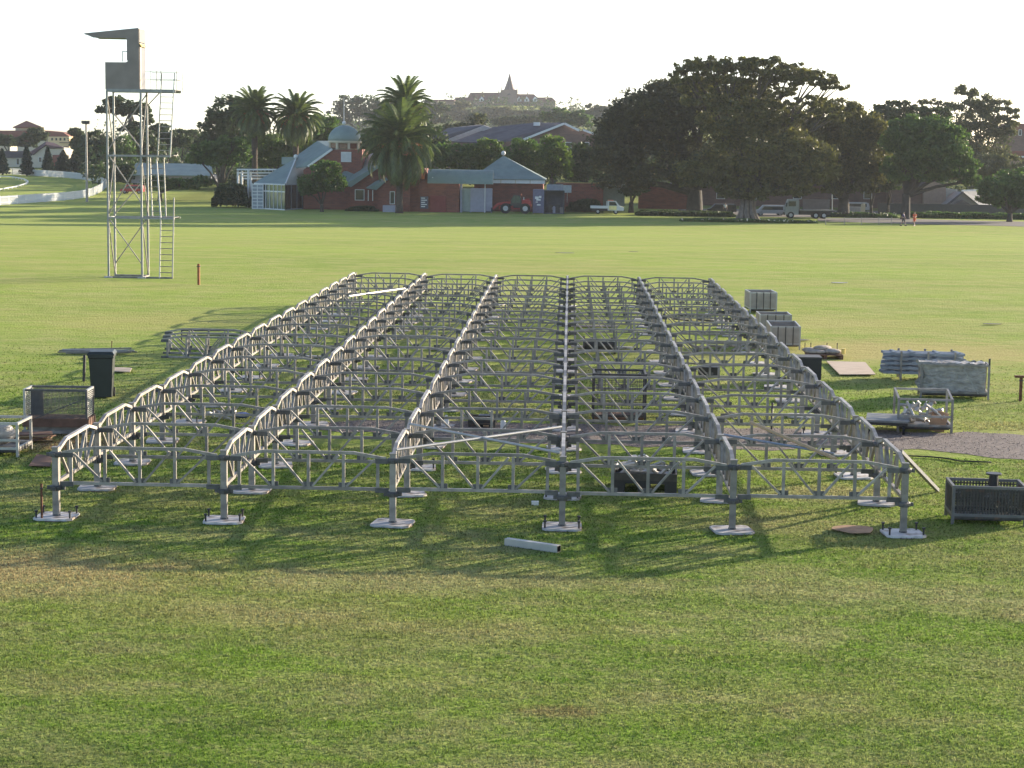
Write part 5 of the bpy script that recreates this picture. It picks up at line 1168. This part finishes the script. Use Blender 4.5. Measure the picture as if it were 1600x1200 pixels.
# ------------------------------------------------------------------ trees
def tree(name, label, cat, base, lobes, n, m, leaf=.27, trunk=.3, ydepth=None, clump=.16, group=None, tm=None, fork=None, under=.5, zbase=None, limb=1.):
    px, Y = base; g = onG(px, Y)
    if zbase is not None: g.z = zbase
    t = thing(name, label, cat, g, 0, group); s = 1 / ppm(Y); pts = []; cen = []
    area = sum(l[2] * l[3] for l in lobes)
    for i, l in enumerate(lobes):
        c = A(l[0], l[1], Y) - g; dy = (l[4] if len(l) > 4 else random.uniform(-.35, .35) * l[2] * s); c.y += dy; cen.append((c, l[2] * s, l[3] * s))
        ry = min(l[2] * s, max(l[3] * s, 2.)) if ydepth is None else ydepth
        pts.append(blob(c, (l[2] * s, ry, l[3] * s), int(n * l[2] * l[3] / area), clump, under=under))
    pts = np.concatenate(pts); q = leaf_quads(pts, leaf, .2)
    npmesh('crown', q, 4, m, t)
    k = MB(); zf = min(c.z - rz * .6 for c, rx, rz in cen); zf = max(1.2, min(zf, max(c.z for c, _, _ in cen) * .5)) if fork is None else fork
    k.tube([(0, 0, -.3), (0, 0, .3), (0, 0, zf * .6), (0, 0, zf)], [trunk * 1.5, trunk * 1.15, trunk, trunk * .9], 10)
    for c, rx, rz in cen:
        mid = Vector((c.x * .45, c.y * .45, zf + (c.z - zf) * .55)); k.tube([(0, 0, zf * .9), mid, c, c + Vector((0, 0, rz * .4))], [trunk * .6 * limb, trunk * .4 * limb, trunk * .22 * limb, .04], 6)
        for j in range(3):
            e = c + Vector((random.uniform(-.7, .7) * rx, random.uniform(-.5, .5) * rx, random.uniform(0, .7) * rz)); k.tube([mid.lerp(c, .5), e], [trunk * .2, .03], 5)
    k.build('trunk', tm or BARK, t, smooth=True)
    return t
# three big figs
t = tree('fig_tree', 'huge dark fig tree on the left of the fig group with spreading dome crown', 'tree', (1085, 247), [(1010, 205, 66, 58), (958, 240, 36, 52), (1085, 170, 68, 48), (1110, 235, 72, 58), (1030, 262, 78, 40), (975, 282, 42, 22), (1150, 185, 50, 48), (1045, 178, 50, 48), (1168, 158, 36, 32), (1100, 152, 66, 32), (1000, 172, 40, 32), (1040, 150, 40, 26), (970, 205, 36, 36)], 62000, L_FIG, .27, 1.1, fork=3.4, clump=.13, ydepth=9)
t = tree('fig_tree', 'tall middle fig tree with flat umbrella top and pale flared trunk', 'tree', (1168, 226), [(1190, 245, 82, 60), (1118, 272, 60, 36), (1245, 262, 66, 48), (1160, 298, 46, 22), (1215, 295, 50, 18), (1085, 108, 28, 14), (1108, 103, 34, 16), (1150, 104, 40, 17), (1190, 110, 44, 19), (1232, 117, 40, 18), (1270, 125, 36, 16), (1302, 134, 24, 12), (1215, 142, 30, 16), (1195, 172, 36, 18), (1258, 160, 34, 10), (1175, 138, 30, 20), (1300, 180, 26, 16), (1245, 188, 30, 14), (1070, 122, 24, 14), (1130, 122, 34, 14), (1100, 150, 40, 30), (1150, 190, 60, 40)], 66000, L_FIG2, .25, .95, fork=3.2, clump=.12, limb=.28)
k = MB(); [k.tube([(0.7 * math.cos(a), .7 * math.sin(a), 2.8), (.85 * math.cos(a), .85 * math.sin(a), 1.0), (1.6 * math.cos(a + .2), 1.6 * math.sin(a + .2), -.2)], [.25, .32, .22], 8) for a in [i * .75 for i in range(9)]]; k.build('root_flare', mat('pale_bark', (.17, .14, .12), .9, 0, .3, 2, .5), t, smooth=True)
tree('fig_tree', 'right hand fig tree with yellowish drooping crown beside the leaning green tree', 'tree', (1318, 246), [(1300, 200, 56, 42), (1345, 245, 44, 52), (1285, 250, 60, 50), (1240, 205, 42, 40), (1330, 288, 44, 24), (1355, 215, 30, 38), (1285, 290, 40, 22), (1310, 180, 40, 26), (1350, 260, 40, 44), (1325, 215, 50, 40)], 44000, L_FIG2, .25, .8, fork=2.6, clump=.13)
tree('spreading_tree', 'bright green layered tree leaning right behind the two walkers', 'tree', (1415, 240), [(1440, 198, 46, 17), (1468, 215, 42, 18), (1420, 225, 44, 24), (1480, 245, 34, 16), (1452, 252, 48, 22), (1410, 262, 34, 24), (1498, 268, 34, 20), (1520, 283, 22, 12), (1445, 215, 56, 32), (1455, 240, 56, 34), (1430, 270, 50, 24)], 40000, L_GRN, .24, .6, fork=3.5, clump=.13)
tree('gum_tree', 'tall open gum tree with clumped crown on the right skyline', 'tree', (1530, 300), [(1512, 143, 18, 10), (1530, 158, 26, 12), (1562, 168, 22, 11), (1582, 180, 12, 10), (1525, 190, 32, 24), (1570, 200, 18, 18), (1545, 235, 30, 35), (1488, 170, 22, 9), (1452, 160, 16, 6), (1500, 210, 20, 20)], 13000, L_GUM, .28, .4, clump=.2, fork=5)
tree('broad_tree', 'dark broad tree behind the leaning green tree on the right skyline', 'tree', (1405, 290), [(1375, 190, 24, 18), (1400, 172, 30, 14), (1432, 178, 28, 12), (1462, 180, 24, 12), (1410, 205, 50, 25)], 9000, L_DRK, .32, .4)
tree('dense_bush_tree', 'dense dark tree hanging over the fence at the right edge', 'tree', (1578, 236), [(1560, 296, 34, 20), (1590, 285, 32, 22), (1615, 300, 30, 26), (1545, 308, 20, 16), (1575, 312, 34, 18), (1610, 318, 30, 16)], 13000, L_GRN, .24, .35, fork=1.2)
tree('round_tree', 'hazy round tree behind the grey roof cottage at right', 'tree', (1550, 285), [(1510, 270, 34, 20), (1545, 262, 30, 22), (1585, 262, 26, 20)], 7000, L_GUM, .28, .3)
for i, (px, Y, lb) in enumerate([(1361, 250, [(1372, 290, 16, 14), (1358, 282, 14, 12)]), (1387, 250, [(1392, 292, 16, 12), (1400, 280, 16, 14)])]):
    tree('small_tree', ['left', 'right'][i] + ' thin dark tree between the right fig and the leaning tree', 'tree', (px, Y), lb, 1500, L_DRK, .24, .22, fork=1.6)
tree('small_tree', 'small shaded tree between the shed and the left fig', 'tree', (986, 250), [(985, 300, 18, 9), (1000, 296, 14, 8)], 1500, L_DRK, .22, .35, fork=1.5)
# middle belt
tree('bushy_tree', 'bright bushy tree rising right of the pavilion roof', 'tree', (862, 268), [(862, 238, 24, 26), (845, 260, 26, 28), (878, 262, 16, 26)], 9000, L_BRT, .26, .3)
tree('bushy_tree', 'bushy green tree directly behind the pavilion roof', 'tree', (815, 270), [(815, 240, 28, 24), (800, 258, 26, 24)], 7000, L_GRN, .27, .3)
tree('bushy_tree', 'mid green bushy tree just left of the pavilion ball', 'tree', (760, 271), [(760, 236, 28, 18), (745, 255, 28, 24)], 6000, L_BRT, .27, .3)
tree('bushy_tree', 'dark bushy tree between the big palm and the pavilion', 'tree', (710, 270), [(705, 246, 30, 22), (725, 256, 25, 22), (685, 250, 22, 24)], 6000, L_GRN, .27, .3)
tree('bushy_tree', 'dark tree in front of the slate house gable beside the left fig', 'tree', (915, 272), [(905, 255, 22, 32), (925, 262, 20, 34), (898, 275, 16, 18)], 6000, L_DRK, .27, .3)
tree('round_tree', 'round green tree on the slope above the slate roof', 'tree', (885, 620), [(870, 183, 26, 13), (892, 188, 26, 12), (905, 180, 14, 8), (915, 192, 14, 12)], 5000, L_GRN, .6, .5)
tree('round_tree', 'yellowish green tree above the left slate roof', 'tree', (715, 360), [(705, 203, 18, 8), (722, 200, 14, 7), (690, 212, 18, 12), (748, 192, 12, 14)], 3000, L_GUM, .36, .3)
# around the clubhouse
tree('shrub_tree', 'round leafy tree standing right in front of the conservatory', 'tree', (503, 234), [(508, 266, 24, 15), (490, 288, 26, 18), (515, 288, 24, 20), (480, 300, 14, 10)], 8000, L_GRN, .2, .22, fork=1.0)
tree('dense_tree', 'tall dense tree left of the two left palms', 'tree', (348, 290), [(352, 180, 26, 30), (340, 210, 26, 36), (372, 172, 20, 22), (362, 215, 30, 40), (322, 228, 14, 24)], 12000, L_DRK, .3, .4)
tree('spreading_tree', 'spreading tree left of the palms with dark trunk hollow', 'tree', (345, 256), [(330, 236, 32, 16), (362, 228, 26, 14), (308, 248, 18, 12), (345, 250, 30, 16), (375, 244, 16, 16)], 9000, L_GRN, .25, .4, fork=2.2)
tree('bright_tree', 'yellow green tree glowing between the two left palms', 'tree', (430, 275), [(425, 232, 30, 22), (445, 245, 26, 24), (410, 250, 26, 22), (475, 238, 18, 26)], 9000, L_BRT, .27, .3)
tree('round_tree', 'green tree left of the lantern dome', 'tree', (505, 290), [(505, 205, 26, 26), (490, 225, 22, 26), (520, 222, 20, 22)], 7000, L_GRN, .3, .3)
tree('round_tree', 'green tree between the dome and the big palm', 'tree', (580, 285), [(582, 225, 24, 22), (600, 215, 24, 26), (568, 238, 14, 14)], 6000, L_GRN, .3, .3)
tree('round_tree', 'dark tree right behind the big front palm', 'tree', (665, 285), [(668, 225, 28, 30), (650, 215, 26, 28), (684, 238, 18, 22)], 7000, L_DRK, .3, .35)
# behind the tower
tree('umbrella_pine', 'flat topped pine with open crown seen through the lookout tower', 'tree', (205, 340), [(165, 172, 15, 8), (180, 162, 18, 12), (205, 170, 20, 12), (222, 172, 14, 10), (230, 190, 8, 14), (212, 200, 14, 10), (188, 178, 12, 6), (192, 202, 8, 5)], 7000, L_DRK, .34, .45, clump=.2, fork=14, under=.3)
for i, (px, Y, lb, m, la) in enumerate([
    (190, 330, [(190, 240, 26, 28), (178, 262, 20, 20)], L_GRN, 'rounded tree at the foot of the flat topped pine'),
    (225, 335, [(225, 228, 22, 24), (215, 215, 14, 14), (240, 240, 18, 18)], L_DRK, 'dark tree just right of the flat topped pine'),
    (150, 345, [(150, 218, 18, 14), (140, 240, 24, 22), (165, 235, 14, 20)], L_DRK, 'dark tree right behind the floodlight pole'),
    (118, 380, [(118, 208, 10, 7), (124, 225, 14, 14)], L_DRK, 'small flat crowned tree left of the floodlight pole'),
    (262, 345, [(262, 215, 18, 10), (278, 222, 20, 12)], L_DRK, 'far tree behind the upper ladder of the tower'),
    (285, 360, [(290, 212, 22, 9), (305, 225, 14, 14)], L_DRK, 'far dark tree left of the tall dense tree'),
    (200, 300, [(196, 270, 14, 14), (182, 275, 12, 14)], L_DRK, 'dark shrub behind the lower left of the tower'),
    (255, 400, [(240, 205, 10, 6), (252, 200, 12, 6)], L_DRK, 'far small tree between the tower ladders'),
    (40, 425, [(54, 212, 18, 12), (42, 222, 16, 14)], L_DRK, 'dark tree in front of the large red roofed house'),
    (15, 420, [(12, 222, 14, 10), (-5, 218, 14, 10)], L_DRK, 'dark tree at the far left edge by the red roof'),
    (250, 262, [(250, 285, 26, 8), (285, 288, 26, 8), (315, 285, 18, 9)], L_GRN, 'low hedge row behind the tower and before the long shed')]):
    tree('leafy_tree' if 'hedge' not in la and 'shrub' not in la else 'leafy_shrub', la, 'tree' if 'hedge' not in la else 'hedge', (px, Y), lb, 5000, m, .32, .3)
for i, (px, Y, b, tp, w_) in enumerate([(43, 352, 266, 230, 9), (76, 352, 270, 232, 9), (5, 354, 264, 236, 9), (100, 356, 270, 238, 14), (118, 358, 268, 240, 14)]):
    g = onG(px, Y); t = thing('conifer', ['slim dark conifer left of the white house gable', 'slim dark conifer right of the white house gable', 'dark conifer at the far left edge by the white fence', 'wide dark conifer just right of the white house', 'wide dark conifer left of the floodlight pole'][i], 'tree', g, 0, 'conifers behind the white fence')
    h = A(px, tp, Y).z - g.z; r = w_ / ppm(Y); n = 4000; u = rng.uniform(0, 1, n) ** .7; a = rng.uniform(0, 2 * math.pi, n); rad_ = r * (1 - u) ** .8 * rng.uniform(.5, 1.25, n) * (1 + .25 * np.sin(u * 34 + a * 3)); 
    npmesh('crown', leaf_quads(np.stack([rad_ * np.cos(a), rad_ * np.sin(a), .3 + u * h], 1), .26), 4, L_CON, t); k = MB(); k.tube([(0, 0, -.3), (0, 0, h * .9)], [.2, .04], 8); k.build('trunk', BARK, t)

# palms
def palm(px, Y, cpy, rpx, label, nf=70, base_py=None, dead=True):
    g = onG(px, Y); t = thing('palm_tree', label, 'palm', g, 0, 'date palms'); s = 1 / ppm(Y); c = A(px, cpy, Y) - g; Lf = rpx * s * 1.18
    k = MB(); h = c.z; k.tube([(0, 0, -.2), (0, 0, .4), (0, 0, h * .5), (0, 0, h - .8), (0, 0, h)], [.62, .5, .42, .5, .35], 12); k.build('trunk', PBARK, t, smooth=True)
    Q = []
    for i in range(nf):
        az = i * 2.39996 + random.uniform(-.2, .2); e0 = R(88 - 138 * (i / nf) ** .85) + random.uniform(-.12, .12); L_ = Lf * random.uniform(.85, 1.1); m_ = 15; p = Vector((0, 0, h)) ; el = e0; pr = []
        for j in range(m_): pr.append(p.copy()); p = p + Vector((math.cos(az) * math.cos(el), math.sin(az) * math.cos(el), math.sin(el))) * L_ / m_; el -= R(3.4 + 3.8 * math.cos(e0)) * (.4 + j / m_)
        pr.append(p); side = Vector((-math.sin(az), math.cos(az), 0))
        for j in range(1, m_):
            d = (pr[j + 1] - pr[j - 1]).normalized(); upv = side.cross(d); w0 = Lf * .17 * math.sin(math.pi * (j + 1.5) / (m_ + 3)) ** .6
            for sg in (-1, 1):
                for hf in (0, .33, .67):
                    b = pr[j].lerp(pr[j + 1], hf); tip = b + (side * sg * .75 + d * .75 - Vector((0, 0, .25)) + upv * .25).normalized() * w0 * random.uniform(.8, 1.15); wv = d * .075
                    Q += [b - wv, b + wv, tip + wv * .3, tip - wv * .3]
            Q += [pr[j] - side * .05, pr[j] + side * .05, pr[j + 1] + side * .04, pr[j + 1] - side * .04]
    npmesh('crown', np.array([tuple(v) for v in Q]), 4, L_PALM, t)
    if dead:
        n = 1500; a = rng.uniform(0, 2 * math.pi, n); r_ = rng.uniform(.5, 2.2, n) * Lf * .22; z_ = h - .3 + rng.uniform(-.9, .7, n) - r_ * .2
        kk = rng.uniform(0, 1, n) < np.where(np.cos(a - .2) > -.2, 1., .25); npmesh('fruit_stalks', leaf_quads(np.stack([r_ * np.cos(a), r_ * np.sin(a) , z_], 1)[kk], .17), 4, L_DEAD, t)
palm(624, 233.5, 222, 62, 'largest date palm standing on the lawn edge in front of the brick building', 130)
palm(632, 250, 166, 44, 'tall date palm rising behind the largest front palm', 100)
palm(398, 262, 176, 38, 'left of the two palms behind the pergola', 105)
palm(462, 264, 182, 40, 'right of the two palms behind the pergola', 105)

# hazy trees far off
for i, (px, Y, lb, la) in enumerate([
    (560, 760, [(560, 172, 40, 22), (525, 185, 28, 14), (592, 175, 32, 22), (545, 165, 24, 16)], 'large hazy tree mass on the skyline left of the big palms'),
    (655, 780, [(650, 180, 30, 22), (680, 182, 26, 20), (665, 165, 18, 10)], 'hazy tree on the skyline right behind the tall palm'),
    (700, 1000, [(700, 178, 26, 16), (722, 172, 18, 14), (735, 182, 22, 12)], 'hazy tree on the slope below the left wing of the college'),
    (775, 1010, [(762, 180, 22, 12), (790, 180, 26, 12)], 'hazy tree on the slope below the college tower'),
    (840, 1010, [(830, 183, 22, 10), (855, 180, 18, 12)], 'hazy tree on the slope below the right wing of the college'),
    (940, 900, [(925, 166, 10, 4), (945, 178, 26, 12), (915, 180, 12, 8)], 'hazy tree on the skyline left of the left fig'),
    (750, 700, [(745, 190, 14, 14), (730, 198, 16, 8)], 'darker pointed tree on the slope above the slate roofs'),
    (800, 720, [(795, 192, 26, 8), (825, 190, 22, 8)], 'low dark tree row just above the wide slate roof')]):
    tree('far_tree', la, 'tree', (px, Y), lb, 5000, L_DRK if i not in (2, 3) else L_GUM, .9 if Y > 900 else .7, .6)
def woods():
    P = []; Q = []
    for i in range(1500):
        if i < 640: px = random.uniform(440, 1010); Y = random.uniform(560, 1180)
        elif i < 1000: px = random.uniform(130, 1680); Y = random.uniform(430, 560)
        else: px = random.choice((random.uniform(640, 1680), random.uniform(150, 640))); Y = random.uniform(305, 420)
        g = onG(px, Y); r = random.uniform(2.5, 5)
        if i < 640 and g.z < 2: r *= .8
        if i >= 1000: r = random.uniform(1.8, 3.4)
        (P if i < 640 else Q).append(blob((g.x, g.y, g.z + r * .8), (r * 1.3, r * 1.3, r), 70 if i < 640 else 110, .22))
    tag(npmesh('wooded_slope', leaf_quads(np.concatenate(P), .75), 4, L_DRK), 'far wooded slope below and around the hilltop college', 'woods', kind='stuff')
    tag(npmesh('suburban_greenery', leaf_quads(np.concatenate(Q), .42), 4, L_DRK), 'belt of mixed suburban greenery behind the buildings and fig trees', 'woods', kind='stuff')
woods()

# hedges and beds
def hedge(name, label, px0, px1, y0, Y, d, n, m, cat='hedge', leaf=.14, flowers=0, lump=.15):
    n = int(n * 1.6)
    a, b = onG(px0, Y), onG(px1, Y); h = A((px0 + px1) / 2, y0, Y).z - a.z; t = thing(name, label, cat, Vector(((a.x + b.x) / 2, Y, a.z))); w_ = b.x - a.x
    x = rng.uniform(-w_ / 2, w_ / 2, n); y = rng.uniform(0, d, n); e = np.clip((w_ / 2 - np.abs(x)) / .6, 0.45, 1); z = h * e * (1 - lump + lump * np.sin(x * 1.3 + y)) * rng.uniform(.02, 1, n) ** .6
    npmesh('foliage', leaf_quads(np.stack([x, y, z], 1), leaf), 4, m, t)
    k = MB(); [k.tube([(xx, d / 2, -.1), (xx + .1, d / 2, h * .7)], [.06, .03], 5) for xx in np.linspace(-w_ / 2 + .4, w_ / 2 - .4, max(2, int(w_ / 1.5)))]; k.build('stems', BARK, t)
    if flowers:
        f = rng.integers(0, n, flowers); npmesh('flowers', leaf_quads(np.stack([x[f], y[f] * .3, h * rng.uniform(.6, 1.15, flowers)], 1), .2), 4, mat('pale_flowers', (.75, .68, .5), .8), t)
    return t
hedge('clipped_hedge', 'dark rounded hedge left of the conservatory', 330, 388, 287, 244, 4, 5000, L_DRK, leaf=.2, lump=.1)
hedge('low_hedge', 'low dark hedge in front of the brick wall by the containers', 884, 942, 311, 247, 1.5, 2600, L_DRK, leaf=.16)
hedge('garden_bed', 'dark leafy garden bed behind the middle fig trunk', 995, 1150, 331, 238, 5, 7000, L_DRK, 'garden bed', .2)
hedge('flower_bed', 'leafy bed with pale flowers at the foot of the middle fig', 1065, 1278, 344, 219, 3, 12000, L_GRN, 'garden bed', .2, 60, .3)
hedge('flower_bed', 'leafy bed with pale flowers in front of the right fig trunk', 1288, 1402, 333, 244, 3, 4000, L_GRN, 'garden bed', .2, 40, .3)
hedge('ivy_hedge', 'long low green hedge below the dark boundary fence', 1415, 1640, 333, 246, 3, 9000, L_GRN, leaf=.2, lump=.2)
hedge('low_shrub', 'small low shrub in front of the clubhouse brick wall', 540, 590, 322, 238, 1.5, 1800, L_DRK, 'shrub', .14)

# ------------------------------------------------------------------ haze
hz = MB(); hz.box(-1200, 1200, -200, 2200, -6, 75); ho = hz.build('haze', bpy.data.materials.new('haze_air')); tag(ho, 'thin pale evening haze in the air', 'haze', kind='stuff')
hm = ho.data.materials[0]; hm.use_nodes = True; hn = hm.node_tree.nodes; hn.remove(hn['Principled BSDF']); pv = hn.new('ShaderNodeVolumePrincipled')
pv.inputs['Color'].default_value = (.88, .93, 1, 1); pv.inputs['Density'].default_value = .00011; pv.inputs['Anisotropy'].default_value = .2
hm.node_tree.links.new(pv.outputs[0], hn['Material Output'].inputs['Volume'])
